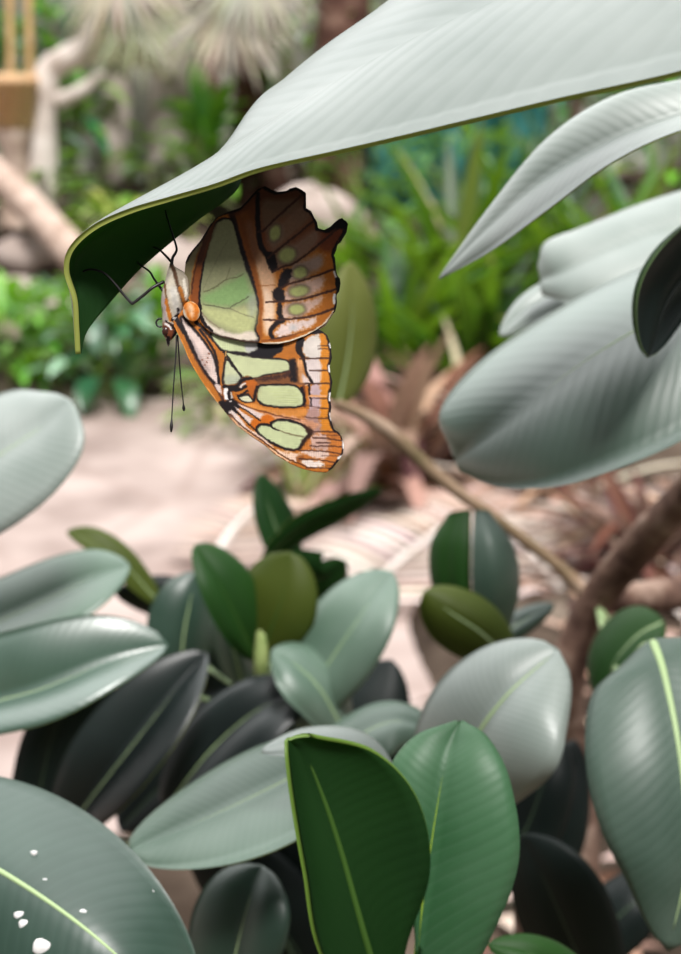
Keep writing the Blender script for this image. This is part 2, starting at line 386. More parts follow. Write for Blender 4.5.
leafq(mid, [(345, 735, .60), (320, 690, .595), (295, 665, .595), (272, 650, .60)], 28, 32, .02, -.01, upper='pale', attach=A3)
leafq(mid, [(292, 575, .80), (280, 540, .80), (268, 505, .80), (260, 474, .805)], 22, 18, .02, -.01, face='under', under='deep', attach=A3)
leafq(mid, [(262, 560, .78), (300, 528, .78), (340, 508, .785), (382, 489, .80)], 14, 13, .02, -.01, face='under', under='deep', attach=A3, label='narrow dark green leaf pointing right over the path')
leafq(mid, [(285, 555, .79), (305, 572, .79), (325, 578, .79), (345, 560, .79)], 26, 26, .02, -.01, face='under', under='deep', attach=A3)

# 4. plant at the front with the two upright leaves
front = thing('rubber_plant', gbase(400, 1200, .40), 'rubber plant at the bottom front with two upright green leaves side by side', 'plant')
stem(front, [(400, 1200, .41), (402, 1100, .395), (404, 1040, .385)], [.006, .005, .004], mat=GSTEM)
A4 = P(404, 1045, .386)
loft_leaf(front,
    [(380, 1040, .372), (322, 956, .352), (304, 870, .348), (292, 800, .348), (287, 760, .349), (286, 742, .351)],
    [(398, 1045, .384), (368, 950, .370), (340, 850, .364), (320, 790, .360), (304, 752, .356), (290, 739, .352)],
    [(402, 1045, .386), (405, 954, .376), (430, 872, .372), (418, 800, .368), (375, 752, .362), (310, 735, .353)],
    face='under', under='deep', upper='pale', th=.0012, edge=.9, rimmat=RIMO, bulge=-.003, rib=.0014, ribmat=RIBO, attach=A4, label='dark green upright leaf seen from its shaded underside')
loft_leaf(front,
    [(405, 1045, .386), (418, 950, .378), (397, 850, .376), (388, 778, .376), (413, 738, .379), (455, 722, .382)],
    [(412, 1045, .386), (418, 940, .376), (432, 840, .374), (443, 775, .375), (452, 742, .379), (460, 722, .382)],
    [(430, 1045, .386), (482, 955, .372), (518, 865, .366), (511, 785, .369), (489, 739, .376), (464, 722, .382)],
    upper='mid', under='green', th=.001, bulge=.003, rib=.0010, ribmat=RIBY, attach=A4, label='fresh green upright leaf with a yellow-green midrib')
leafq(front, [(640, 1040, .42), (570, 980, .415), (530, 955, .41), (488, 945, .41)], 24, 22, .01, -.005, face='under', under='green', attach=A4)

# 5. plant behind it
back = thing('rubber_plant', gbase(365, 1150, .52), 'rubber plant behind the two upright leaves with pale rounded leaves', 'plant')
stem(back, [(365, 1150, .53), (362, 950, .50), (352, 790, .475), (350, 765, .47)], [.006, .006, .005, .003])
A5 = P(354, 810, .478)
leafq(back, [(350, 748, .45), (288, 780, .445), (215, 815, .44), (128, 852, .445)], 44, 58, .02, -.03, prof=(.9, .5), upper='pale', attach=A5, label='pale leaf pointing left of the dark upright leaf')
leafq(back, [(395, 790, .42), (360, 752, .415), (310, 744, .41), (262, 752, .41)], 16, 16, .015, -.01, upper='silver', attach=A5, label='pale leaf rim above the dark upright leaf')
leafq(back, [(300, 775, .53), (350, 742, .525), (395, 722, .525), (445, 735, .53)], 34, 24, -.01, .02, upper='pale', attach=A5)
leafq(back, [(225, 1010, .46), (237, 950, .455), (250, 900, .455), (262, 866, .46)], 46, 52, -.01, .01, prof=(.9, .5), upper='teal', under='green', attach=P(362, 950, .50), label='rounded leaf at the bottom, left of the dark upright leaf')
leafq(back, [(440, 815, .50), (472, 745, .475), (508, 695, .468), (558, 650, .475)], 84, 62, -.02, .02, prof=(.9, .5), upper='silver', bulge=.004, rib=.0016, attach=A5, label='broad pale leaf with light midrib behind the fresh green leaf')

# 6. small plant right of centre
low = thing('rubber_plant', gbase(520, 1150, .68), 'small rubber plant right of centre with a two-tone upright leaf', 'plant')
stem(low, [(520, 1150, .70), (525, 900, .67), (510, 740, .645), (498, 650, .635)], [.006, .006, .005, .003])
A6 = P(500, 665, .637)
loft_leaf(low, [(474, 650, .64), (436, 598, .645), (430, 548, .645), (448, 514, .64)], [(480, 652, .64), (454, 596, .635), (450, 548, .633), (460, 511, .636)], [(484, 652, .64), (472, 596, .63), (471, 548, .628), (471, 510, .635)],
          face='under', upper='teal', under='green', bulge=.002, rib=.0007, ribmat=RIBO, attach=A6, label='dark green leaf half hidden by the grey leaf beside it')
loft_leaf(low, [(484, 652, .638), (473, 596, .625), (472, 548, .623), (474, 511, .63)], [(492, 652, .64), (495, 596, .62), (493, 548, .618), (482, 510, .628)], [(502, 650, .64), (519, 592, .63), (514, 548, .63), (490, 512, .632)],
          upper='sage', bulge=.002, rib=.0006, ribmat=UPPER['sage'], attach=A6, label='grey upright leaf under the broad blunt leaf')
leafq(low, [(512, 660, .61), (480, 632, .6), (450, 612, .598), (424, 592, .60)], 30, 34, .01, .01, prof=(.95, .5), face='under', under='olive', attach=A6, label='olive underside leaf below the two-tone leaf')
leafq(low, [(485, 652, .64), (510, 630, .64), (530, 618, .645), (554, 605, .65)], 14, 14, .0, .01, upper='teal', attach=A6)
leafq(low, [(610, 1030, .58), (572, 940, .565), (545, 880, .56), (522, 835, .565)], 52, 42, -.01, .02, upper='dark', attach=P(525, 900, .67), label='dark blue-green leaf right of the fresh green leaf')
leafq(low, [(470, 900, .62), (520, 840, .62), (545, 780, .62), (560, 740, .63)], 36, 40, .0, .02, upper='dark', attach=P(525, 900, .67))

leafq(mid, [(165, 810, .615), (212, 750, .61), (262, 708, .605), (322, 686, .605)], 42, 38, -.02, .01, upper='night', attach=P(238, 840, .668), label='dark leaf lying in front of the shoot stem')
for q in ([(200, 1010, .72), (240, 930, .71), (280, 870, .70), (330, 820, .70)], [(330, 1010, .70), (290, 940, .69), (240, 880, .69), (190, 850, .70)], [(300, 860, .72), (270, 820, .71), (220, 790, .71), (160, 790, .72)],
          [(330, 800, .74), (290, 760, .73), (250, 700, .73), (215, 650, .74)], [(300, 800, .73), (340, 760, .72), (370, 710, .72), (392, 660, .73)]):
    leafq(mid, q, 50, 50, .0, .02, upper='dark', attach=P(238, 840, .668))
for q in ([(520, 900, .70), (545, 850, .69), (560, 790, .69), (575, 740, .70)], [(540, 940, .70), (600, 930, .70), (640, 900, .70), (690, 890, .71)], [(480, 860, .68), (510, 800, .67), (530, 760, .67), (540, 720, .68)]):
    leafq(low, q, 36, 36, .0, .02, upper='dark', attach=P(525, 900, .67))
# white specks lying on the lower-left leaf
SPK = basic('white_speck', L3(228, 226, 224), rough=.8)
lb = np.array([v.co[:] for v in LB.data.vertices])+base_of(LB)
def px_of(w):
    r = w-CAM; d = r@FW; return np.stack([CX+F*(r@RT)/d, CY-F*(r@UP)/d, d], -1)
lpx = px_of(lb)
for k, (sx, sy, sr) in enumerate([(20, 916, 5.5), (25, 925, 6), (42, 947, 9), (83, 914, 5), (150, 895, 5.5), (44, 882, 4), (34, 853, 3)]):
    i = np.argmin((lpx[:, 0]-sx)**2+(lpx[:, 1]-sy)**2+((lpx[:, 2]-lpx[:, 2].min()))*50)
    c = P(sx, sy, lpx[i, 2]-.0006); r = sr*lpx[i, 2]/F*1.15
    V = []; Fc = []
    nu, nv = 12, 6
    for a in range(nv+1):
        th = math.pi*a/nv
        for b in range(nu):
            ph = 2*math.pi*b/nu; rr = r*(1+.12*math.sin(3*ph+k))
            V.append(c+RT*rr*math.sin(th)*math.cos(ph)+UP*rr*math.sin(th)*math.sin(ph)*.8-FW*.25*r*math.cos(th))
    for a in range(nv):
        for b in range(nu):
            Fc.append([a*nu+b, a*nu+(b+1) % nu, (a+1)*nu+(b+1) % nu, (a+1)*nu+b])
    part('white_speck', V, Fc, SPK, LB)

# ------------------------------------------------------------------ butterfly
def inside_sd(pts, X, Y):
    """signed distance (positive inside) to a closed polygon, for arrays X, Y"""
    a = np.asarray(pts, float); b = np.roll(a, -1, axis=0)
    d2 = np.full(X.shape, 1e9); par = np.zeros(X.shape, bool)
    for (x0, y0), (x1, y1) in zip(a, b):
        dx, dy = x1-x0, y1-y0; l2 = dx*dx+dy*dy+1e-9
        t = np.clip(((X-x0)*dx+(Y-y0)*dy)/l2, 0, 1)
        d2 = np.minimum(d2, (X-x0-t*dx)**2+(Y-y0-t*dy)**2)
        if y0 != y1:
            par ^= ((y0 > Y) != (y1 > Y)) & (X < (x1-x0)*(Y-y0)/(y1-y0)+x0)
    d = np.sqrt(d2)
    return np.where(par, d, -d)
class Canvas:
    """per-vertex pigment of a wing, laid down scale patch by scale patch"""
    def __init__(s, x0, y0, x1, y1, st, base):
        s.x0, s.y0, s.st = x0, y0, st
        s.gx = np.arange(x0, x1+st, st); s.gy = np.arange(y0, y1+st, st)
        X, Y = np.meshgrid(s.gx, s.gy); s.rx, s.ry = X, Y
        r = np.random.RandomState(3)
        def sm(k):
            a = r.randn(*X.shape)
            for ax in (0, 1):
                for _ in range(3):
                    a = (np.roll(a, k, ax)+a+np.roll(a, -k, ax))/3
            return a/a.std()
        s.X = X+.2*sm(1)+.22*sm(3); s.Y = Y+.2*sm(1)+.22*sm(3)
        s.fine = sm(1)*.6+r.randn(*X.shape)*.4; s.sm3 = sm(4)
        s.c = np.tile(np.array(base, float), X.shape+(1,))
    def blend(s, sl, m, col):
        m = m[..., None]; s.c[sl] = s.c[sl]*(1-m)+np.asarray(col, float)*m
    def win(s, pts, pad):
        p = np.asarray(pts, float)
        i0 = max(int((p[:, 0].min()-pad-s.x0)/s.st), 0); i1 = int((p[:, 0].max()+pad-s.x0)/s.st)+2
        j0 = max(int((p[:, 1].min()-pad-s.y0)/s.st), 0); j1 = int((p[:, 1].max()+pad-s.y0)/s.st)+2
        return (slice(j0, max(j1, j0)), slice(i0, max(i1, i0)))
    def poly(s, pts, col, soft=.7, op=1.0, smooth=True, rough=0.0, edge=None, ew=1.0):
        p = cat(pts, 4*len(pts), True) if smooth else np.asarray(pts, float)
        sl = s.win(p, soft+3+ew)
        d = inside_sd(p, s.X[sl], s.Y[sl])+rough*s.fine[sl]
        if edge is not None:
            s.blend(sl, np.clip((d+ew*1.3)/1.0+.5, 0, 1), edge)
        s.blend(sl, op*np.clip(d/(2*soft)+.5, 0, 1), col)
    def line(s, pts, w, col, w2=None, op=1.0, soft=.5, smooth=True):
        p = np.asarray(pts, float)
        if smooth and len(p) > 2: p = cat(p, 5*len(p))
        w2 = w if w2 is None else w2
        w, w2 = w*1.22, w2*1.22
        sl = s.win(p, max(w, w2)+2)
        X, Y = s.X[sl], s.Y[sl]; best = np.full(X.shape, -1e9); n = len(p)-1
        for i in range(n):
            (x0, y0), (x1, y1) = p[i], p[i+1]
            dx, dy = x1-x0, y1-y0
            t = np.clip(((X-x0)*dx+(Y-y0)*dy)/(dx*dx+dy*dy+1e-9), 0, 1)
            ww = w+(w2-w)*((i+t)/n)
            best = np.maximum(best, ww/2-np.hypot(X-x0-t*dx, Y-y0-t*dy))
        s.blend(sl, op*np.clip(best/(2*soft)+.5, 0, 1), col)
    def ell(s, cx, cy, rx, ry, col, ang=0, soft=.3, op=1.0):
        ca, sa = math.cos(math.radians(ang)), math.sin(math.radians(ang))
        dx, dy = s.X-cx, s.Y-cy
        u = (dx*ca+dy*sa)/rx; v = (-dx*sa+dy*ca)/ry
        s.blend((slice(None), slice(None)), op*np.clip((1-np.hypot(u, v))/soft, 0, 1), col)
    def grain(s, amt):
        s.c *= (1+amt*s.fine+.5*amt*s.sm3)[..., None]
    def sample(s, px, py):
        i = np.clip(((px-s.x0)/s.st).round().astype(int), 0, len(s.gx)-1); j = np.clip(((py-s.y0)/s.st).round().astype(int), 0, len(s.gy)-1)
        return s.c[j, i]
OR = (186, 110, 38); ORD = (142, 74, 24); BK = (26, 17, 20); DB = (66, 38, 30); PK = (226, 204, 196); PK2 = (214, 178, 160); GR = (198, 204, 160); CRM = (236, 226, 206); GREY = (150, 132, 124); RB = (122, 66, 38); WH = (240, 236, 234)

HIND = [(200, 322), (199, 312), (192, 306), (188, 298), (185.5, 288), (184.5, 275), (185.6, 262), (188, 256), (192.5, 250), (201, 240), (210, 225), (217, 217), (228, 212), (240, 208), (246, 202), (252, 195), (258, 189), (265, 186), (272, 190), (278, 192), (286, 191), (290, 188.5), (296, 187), (302, 190), (306, 193), (306, 201), (306, 208), (311, 211), (314, 217), (317, 222), (318, 228), (324, 230), (330, 227), (335, 222), (339, 219), (342, 218), (344, 220), (346, 221), (348, 224), (347, 229), (344, 234), (341, 239), (338, 241), (336.5, 247), (333.5, 254), (335, 258), (335.5, 264), (336, 270), (337, 275), (340, 279), (340.5, 284), (339.5, 289), (337, 292), (336.5, 297), (337, 303), (335.5, 309), (332, 313.5), (326, 323), (316, 330), (305, 336), (290, 341.5), (278, 344), (265, 344), (258, 342.5), (245, 342), (230, 339), (218, 336), (210, 332), (204, 327)]
FORE = [(173, 319), (174, 326), (178, 334), (184, 347), (187.5, 356), (192.5, 366), (201, 380), (209, 392), (216, 401), (227.5, 415), (235, 424), (250, 435.5), (265, 445.5), (275, 454.5), (290, 463.5), (302.5, 469), (315, 471.8), (326, 472.5), (332, 469), (338.5, 461), (343, 453.5), (344, 445), (342, 437.5), (339, 432.5), (334, 429), (332, 423), (330, 416), (331.5, 407), (330, 398), (331, 392), (332.5, 382), (330.5, 374), (329.5, 367), (332, 358), (331, 348), (329.5, 341), (327, 335), (322, 331), (310, 325), (280, 322), (250, 318), (215, 312), (195, 306), (182, 310)]

h = Canvas(180, 182, 352, 348, .55, OR)
# outer field: dark rusty top fading into orange along the margin
h.poly([(244, 205), (258, 186), (300, 184), (350, 216), (340, 246), (318, 246), (296, 262), (272, 268), (262, 248), (256, 222)], RB, soft=4)
h.poly([(254, 192), (275, 188), (306, 190), (312, 212), (300, 222), (285, 214), (262, 206)], (84, 48, 36), soft=4, op=.8)
h.poly([(312, 228), (346, 222), (340, 242), (330, 252), (316, 246)], (120, 58, 34), soft=3, op=.8)
# pale grey-pink cells between the veins
h.poly([(264, 200), (280, 200), (300, 200), (292, 212), (280, 220), (266, 232), (260, 214)], (120, 96, 78), soft=3, op=.8)
h.poly([(268, 238), (286, 216), (302, 204), (312, 216), (298, 232), (282, 246), (272, 252)], (142, 112, 92), soft=4, op=.8)
h.poly([(274, 268), (280, 254), (298, 240), (316, 228), (320, 240), (306, 256), (290, 264)], (150, 118, 100), soft=4, op=.9)
h.poly([(288, 283), (292, 266), (310, 258), (322, 254), (322, 266), (308, 276)], (176, 148, 134), soft=3, rough=.8)
h.poly([(283, 300), (290, 286), (308, 280), (323, 276), (322, 288), (305, 297)], PK2, soft=2.5, rough=1.0)
h.poly([(281, 318), (283, 305), (305, 301), (321, 297), (318, 306), (305, 314), (292, 319)], PK2, soft=2.5, rough=1.2)
h.poly([(275, 336), (278, 328), (288, 322), (304, 320), (316, 317), (312, 325), (300, 330), (286, 336)], PK, soft=2, rough=1.2)
# green spots with grey haloes
for (x, y, rx, ry, an) in [(275, 233, 6.5, 10, 15), (287, 255, 11, 9, -25), (300, 272.5, 8.5, 7, -15), (299, 291, 11.5, 6.5, -6), (296.5, 309.5, 9.5, 6.5, -4)]:
    h.ell(x, y, rx+4, ry+4, (146, 124, 108), an, soft=.5, op=.7)
    h.ell(x, y, rx+1.6, ry+1.6, (92, 74, 60), an, soft=.3, op=.6)
    h.ell(x, y, rx, ry, (178, 184, 116), an, soft=.4, op=1.0)
h.ell(293, 328, 6, 5, (190, 190, 190), -10, soft=.8, op=.7)
# inner orange band with its pale core
h.poly([(246, 226), (252, 222), (256, 236), (261, 250), (270, 264), (276, 284), (273, 300), (274, 322), (268, 334), (263, 322), (263, 300), (258, 280), (252, 256)], (226, 180, 142), soft=3)
h.poly([(264, 290), (272, 296), (275, 310), (272, 326), (266, 334), (264, 318)], (238, 206, 178), soft=3)
h.line([(236, 214), (242, 232), (247, 250), (252, 266), (256, 284), (259, 302), (258, 320), (258, 336)], 6, ORD, 7, op=.8, soft=1.5)
h.line([(232, 214), (237, 232), (242, 250), (247, 266), (252, 282), (256, 300), (256, 316), (254, 330), (257, 341)], 4.4, BK, 3.2, soft=.9)
h.line([(232, 213), (246, 206), (254, 197)], 7, DB, 5, soft=2, op=.9)
h.poly([(236, 212), (256, 196), (258, 234), (262, 250), (254, 264), (246, 244)], (104, 56, 30), soft=5, op=.75)
# the black zigzag
h.line([(258, 194), (257.5, 212), (258.5, 230), (261, 246), (268, 256), (273, 262)], 3.4, BK, 5, soft=.9)
h.poly([(266, 254), (272, 252), (276, 258), (277, 268), (272, 272), (267, 264)], BK, soft=1, rough=.6)
h.poly([(283, 271), (291, 269), (290, 278), (284, 287), (279, 288), (278, 282)], BK, soft=1, rough=.7)
h.poly([(273, 290), (281, 287), (284, 294), (283, 301), (275, 301), (272.5, 296)], BK, soft=1, rough=.7)
h.poly([(278, 304), (282, 303), (282.5, 318), (279, 320), (277, 312)], BK, soft=.8, rough=.7)
h.line([(283, 320), (276, 324), (271.5, 329), (270.5, 334), (273, 338.5)], 4.2, BK, 3, soft=.7)
# veins of the outer field
for v in ([(258, 232), (263, 231), (272, 222), (286, 209), (304, 193)], [(268, 258), (272.5, 254), (294, 237), (317, 218)], [(272, 272), (280, 268), (296, 262), (317, 246), (343, 224)],
          [(281, 288), (289, 284), (307, 279), (328, 271.5), (336, 268)], [(266, 302), (281, 301.5), (304, 299), (320, 294), (337, 289)], [(264, 320), (281, 320), (307, 317), (322, 313), (335, 308)], [(270, 340), (290, 336), (310, 331), (322, 327)]):
    h.line(v, 1.7, DB, 1.9, op=.95, soft=.5)
h.line([(258, 286), (275, 285)], .7, ORD, op=.7)
h.poly([(276, 341), (300, 333), (320, 327), (330, 317), (326, 324), (312, 333), (292, 341)], OR, soft=1)
# the big green cell
CELL = [(199.5, 312), (199.5, 300), (201, 282), (205, 262), (209, 245), (214, 228), (220, 221), (228, 219.5), (233, 224), (236, 235), (240, 250), (244.5, 265), (248, 275), (252, 285), (255, 294), (257, 305), (256, 318), (254, 330), (257, 339), (240, 339.5), (225, 336), (213, 331), (205, 324)]
h.poly(CELL, (150, 151, 114), soft=.8, edge=BK, ew=1.6)
h.poly([(202, 296), (214, 290), (226, 283), (236, 278), (245, 274), (250, 286), (253, 298), (240, 304), (226, 307), (206, 304)], (134, 166, 106), soft=4)
h.poly([(201, 306), (228, 310), (255, 308), (254, 326), (246, 334), (226, 328), (208, 318)], (190, 194, 138), soft=4)
h.poly([(201, 314), (208, 322), (220, 329), (236, 334), (252, 331), (257, 340), (240, 340), (222, 336), (208, 329)], (226, 212, 196), soft=1.6)
h.poly([(248, 296), (256, 296), (256, 312), (251, 318), (248, 310)], (160, 166, 152), soft=3, op=.6)
h.line([(204, 292), (214, 288), (226, 280), (238, 277), (243, 274)], .9, (90, 84, 60), op=.8)
h.line([(226, 280), (230, 268)], .7, (90, 84, 60), op=.6)
h.line([(203, 304.5), (214, 306), (227, 308.5), (232, 306), (240, 302), (248, 297)], .9, (84, 84, 64), op=.85)
h.line([(229, 308), (240, 313), (254, 318)], .7, (110, 106, 80), op=.7)
h.line([(202, 313), (208, 320), (220, 328)], 1.0, (130, 108, 96), op=.7)
h.line([(203, 290), (212, 270), (222, 250), (228, 240)], .8, (120, 118, 90), op=.5)
# inner margin strip and brown wedge beside the body
h.poly([(199, 312), (193, 305), (190, 294), (193, 276), (198, 256), (206, 236), (214, 224), (209, 244), (204, 262), (200.5, 282), (199.5, 298)], (138, 74, 32), soft=1)
h.poly([(184, 300), (184, 262), (192, 249), (202, 238), (212, 222), (203, 242), (196, 258), (192, 276), (190, 294)], (134, 122, 88), soft=1)
h.poly([(196, 262), (204, 238), (216, 220), (214, 230), (208, 246), (203, 264)], DB, soft=2.5, op=.75)
h.line([(212, 220), (205, 238), (199, 256), (194, 275), (191.5, 294)], 1.2, DB, op=.8)
h.line([(200, 313), (199.5, 298), (200.5, 282), (204, 262)], 2.2, BK, 1.2)
h.line([(200, 306), (201, 316), (206, 325), (212, 331)], 2.4, BK)
# edges
h.line([(185.6, 262), (192.5, 250), (201, 240), (210, 225), (217, 217), (228, 212), (240, 208), (252, 195), (258, 189), (265, 186), (278, 192), (290, 188.5), (296, 187), (306, 193), (306, 208), (311, 211), (317, 222), (318, 228)], 2.4, BK, 4.6, soft=.8)
h.line([(266, 188), (278, 192), (296, 188), (305, 193)], 4, (18, 13, 14), soft=1.2)
h.poly([(317, 224), (324, 229), (330, 226), (336, 220), (343, 216), (349, 223), (345, 229), (336, 229), (328, 233), (319, 231)], (16, 12, 13), soft=1.2)
h.line([(347, 228), (341, 239), (336.5, 247), (333.5, 254), (335.5, 264), (337, 275), (340.5, 284), (339, 290), (337, 297), (337, 303), (335, 309)], 4.0, BK, 3.2)
h.poly([(335, 274), (341, 278), (342, 287), (338, 292), (335.5, 286)], (16, 12, 13), soft=.6)
h.line([(334, 272), (335.5, 277)], 1.8, WH); h.line([(334.5, 295), (333.8, 303)], 2.2, WH)
h.line([(333, 312), (326, 322.5), (316, 330), (305, 335.5), (290, 341), (276, 343.4), (262, 343.6)], 2.0, CRM, 1.6)
h.line([(262, 341), (280, 340), (296, 335.5)], 2, ORD, op=.8)
h.line([(258, 341.8), (245, 341.2), (230, 338.4), (218, 335.4), (210, 331.4)], 1.2, (70, 50, 44))
h.grain(.025)

f = Canvas(170, 300, 348, 476, .55, OR)
f.poly([(176, 322), (200, 330), (226, 352), (226, 384), (215, 384), (196, 348)], OR, soft=1)
# costal stripe and the white spindle beside it
f.line([(190, 341), (196, 354), (205, 370), (216, 384), (224, 398)], 5, DB, 5, soft=1)
f.line([(176, 318), (181, 327), (188, 339), (194, 352)], 3.4, BK, 3, soft=.7)
f.line([(186, 334), (193, 348), (203, 366), (213, 381), (222, 395)], 1.2, (150, 100, 60), soft=.5)
f.poly([(182, 318), (188, 324), (194, 331), (200, 338), (206, 346), (211.5, 355), (214.5, 364), (218, 383), (212, 379), (205, 369), (199, 358), (193, 345), (186, 331)], PK, soft=.8, edge=BK, ew=1.8)
f.poly([(190, 336), (196, 346), (203, 359), (210, 372), (205, 368), (198, 356)], (176, 156, 152), soft=1.2, op=.8)
for q in [(209, 354), (208, 358), (205, 365), (202, 360), (207, 362)]: f.ell(q[0], q[1], 1.5, 1.2, (140, 90, 70), soft=.6)
f.line([(200, 330), (206, 338), (213, 349), (217, 360), (218, 372), (219, 384)], 2.0, BK, 1.8)
f.line([(196, 322), (204, 330), (212, 338), (220, 345), (226, 352)], 2.6, BK, 2.2)
f.poly([(215, 384), (220, 385), (222.5, 390), (222, 394), (217, 390)], PK, soft=.6)
f.poly([(221, 400), (232, 403), (238, 408), (234, 418), (227, 415), (219, 404)], BK, soft=.8)
f.line([(206, 388), (214, 398), (224, 410)], 2.2, (224, 178, 130), 1.2)
# green cells a, b, c
f.poly([(212, 334), (230, 338), (258, 341), (259, 346), (252, 352), (240, 352), (226, 350.5), (218, 345)], (196, 204, 160), soft=.8, edge=BK, ew=1.6)
f.poly([(246, 342), (259, 342), (259, 347), (252, 352), (246, 351)], (190, 188, 186), soft=1.6)
f.poly([(257, 343), (270, 344), (286, 345), (283, 352), (275, 357), (266, 359), (254, 357), (250, 354), (258, 348)], (20, 15, 22), soft=.8, rough=.4)
f.poly([(286, 342), (297, 341), (296, 348), (300, 353), (304, 359), (290, 359), (273, 357.6), (281, 352)], OR, soft=.9, rough=.5)
f.poly([(298, 339), (304, 339), (303.5, 346), (301.5, 350), (305, 357), (302, 358.5), (298, 354), (295.5, 348)], BK, soft=.7, rough=.5)
f.line([(224, 352), (238, 354), (251, 356), (265, 358)], 2, BK, 2.4)
f.poly([(226, 353.5), (240, 355.6), (252, 357.5), (266, 359), (284, 360.5), (290, 365), (290, 369.5), (281, 372), (265, 374.5), (254, 378), (247, 378), (241, 374.5), (234, 365)], GR, soft=.7, edge=BK, ew=1.3)
f.poly([(226.5, 361), (232, 367), (240, 376.5), (236, 383), (231, 385), (225, 384), (224.5, 374)], (200, 204, 166), soft=.7, edge=BK, ew=1.4)
f.poly([(226, 376), (240, 376.5), (236, 384), (226, 385)], (172, 178, 160), soft=2.5, op=.7)
f.line([(226, 354), (233, 364), (241, 376)], 1.1, BK)
f.line([(226, 352), (225, 362), (222.5, 376), (224, 387)], 1.0, (190, 150, 90)); f.line([(225.5, 357), (223.6, 370), (222.5, 380), (224.5, 388)], 1.3, BK)
# smoky bar between b and e
f.poly([(246, 380), (262, 377), (281, 373.5), (291, 370), (292, 361), (298, 361), (302, 372), (305, 384), (280, 384), (256, 385)], (126, 78, 44), soft=1)
f.poly([(256, 378), (281, 374), (292, 370), (292, 376), (276, 379), (258, 381)], DB, soft=1.5, rough=1)
f.poly([(289, 361), (295, 360), (297, 372), (297, 381), (291, 380), (290.5, 371)], BK, soft=1.5, rough=.8)
f.poly([(297, 360), (302.5, 360), (304, 372), (308, 380), (309, 385), (301, 384), (298.5, 373)], (222, 160, 104), soft=1.2)
f.poly([(302, 374), (307, 378), (311, 384), (304, 384)], PK, soft=1)
# pale cells of the margin and the orange border
f.poly([(319, 330), (333, 330), (334, 430), (320, 432)], (214, 134, 40), soft=1.4)
f.poly([(304, 346), (306, 340), (312, 336), (319.5, 335), (320, 358), (308, 358), (303.5, 352)], (222, 212, 204), soft=.9, rough=.5)
f.poly([(306, 360), (320, 359.5), (320, 383), (313, 383), (308, 378), (305, 370)], (222, 206, 202), soft=.9, rough=.6, edge=None)
f.line([(303, 358), (305, 364), (306, 371), (309, 378), (313, 383.5)], 2.4, BK, 1.8)
f.poly([(311, 386), (320, 385), (320, 412), (315, 420), (309, 412), (310, 398)], (198, 172, 176), soft=1.2, rough=.8)
f.line([(309, 384), (309, 392), (311, 400), (311, 406)], 1.9, BK, 1.2)
f.line([(303.5, 386), (304.5, 396), (305, 406)], 2.2, (120, 60, 26))
f.poly([(306, 412), (318, 408), (320, 424), (322, 432), (312, 436), (306, 426)], (176, 138, 130), soft=2, rough=1.2)
for y in (358.6, 383.8): f.line([(300, y), (316, y-.2), (332, y-.4)], 1.3, DB)
f.line([(255, 385.3), (280, 384.6), (304, 384)], 1.2, (150, 96, 60))
for (y, w) in ((370.6, 1.1), (396, 1.6), (398.4, .8)): f.line([(310, y), (332, y)], w, (230, 166, 112) if w > 1.3 else DB)
for y in (346, 349, 408.5, 418.2): f.line([(318, y), (331, y-.4)], .8, DB, op=.8)
f.line([(300, 404), (316, 407), (332, 409)], 1.0, DB, op=.6); f.line([(290, 414), (314, 418), (332, 418.5)], 1.0, DB, op=.7)
# cell e
f.poly([(257, 391), (259, 387.4), (265, 386), (281, 385.6), (294, 386.6), (300.5, 391.5), (303, 400), (302, 404.6), (291, 406.4), (276, 406), (265, 404), (258.5, 400)], (198, 205, 158), soft=.7, edge=BK, ew=1.5)
for k in range(5): f.line([(266+3*k, 389+3*k), (298, 390+3*k)], .5, (186, 198, 130), op=.5)
f.line([(301.5, 388), (304.5, 398), (303.5, 405)], 2.4, BK)
# knot at the end of the discal cell
f.poly([(222, 385), (236, 384), (246, 376), (254, 380), (258, 388), (255, 402), (246, 405), (236, 404), (226, 402), (222, 394)], ORD, soft=1)
f.poly([(247, 380), (255, 381), (258, 387), (253, 400), (249.5, 394), (246, 387)], (190, 100, 30), soft=1)
f.line([(257.5, 387), (255.5, 393), (254, 401)], 3.2, BK, 2)
f.line([(224.5, 387), (236, 387), (241.5, 381), (247, 378.5), (252, 378.5)], 3.6, BK, 2.2)
f.poly([(224, 389), (228, 388.6), (227.5, 395), (229.5, 400), (225, 399), (223.6, 394)], WH, soft=.5)
f.line([(246, 386.5), (240, 389.6), (233, 389.5), (228.8, 392), (230, 398), (234, 401)], 2.6, BK, 2.4)
f.line([(240.5, 387.2), (243, 384.6), (245.4, 383.6)], 2.0, (226, 214, 206), 1.4)
f.line([(231.3, 392.5), (232, 398)], 1.4, (190, 186, 184))
f.line([(246, 389.5), (240, 392.6), (234, 393.4), (235.5, 397), (239, 401), (246, 405)], 1.9, OR, 2.6)
f.line([(247, 391), (243, 394), (238, 396)], 1.8, BK)
f.poly([(239.5, 398), (243, 396.4), (248, 395.4), (250, 398), (252, 401.4), (245, 401.4)], (210, 208, 176), soft=.5, edge=BK, ew=1.2)
f.poly([(224, 402), (230, 399), (238, 402), (240, 407), (233, 411), (226, 412), (219, 403)], BK, soft=.9)
f.ell(230.5, 401.5, 1.8, 1.1, (200, 190, 186), soft=.5)
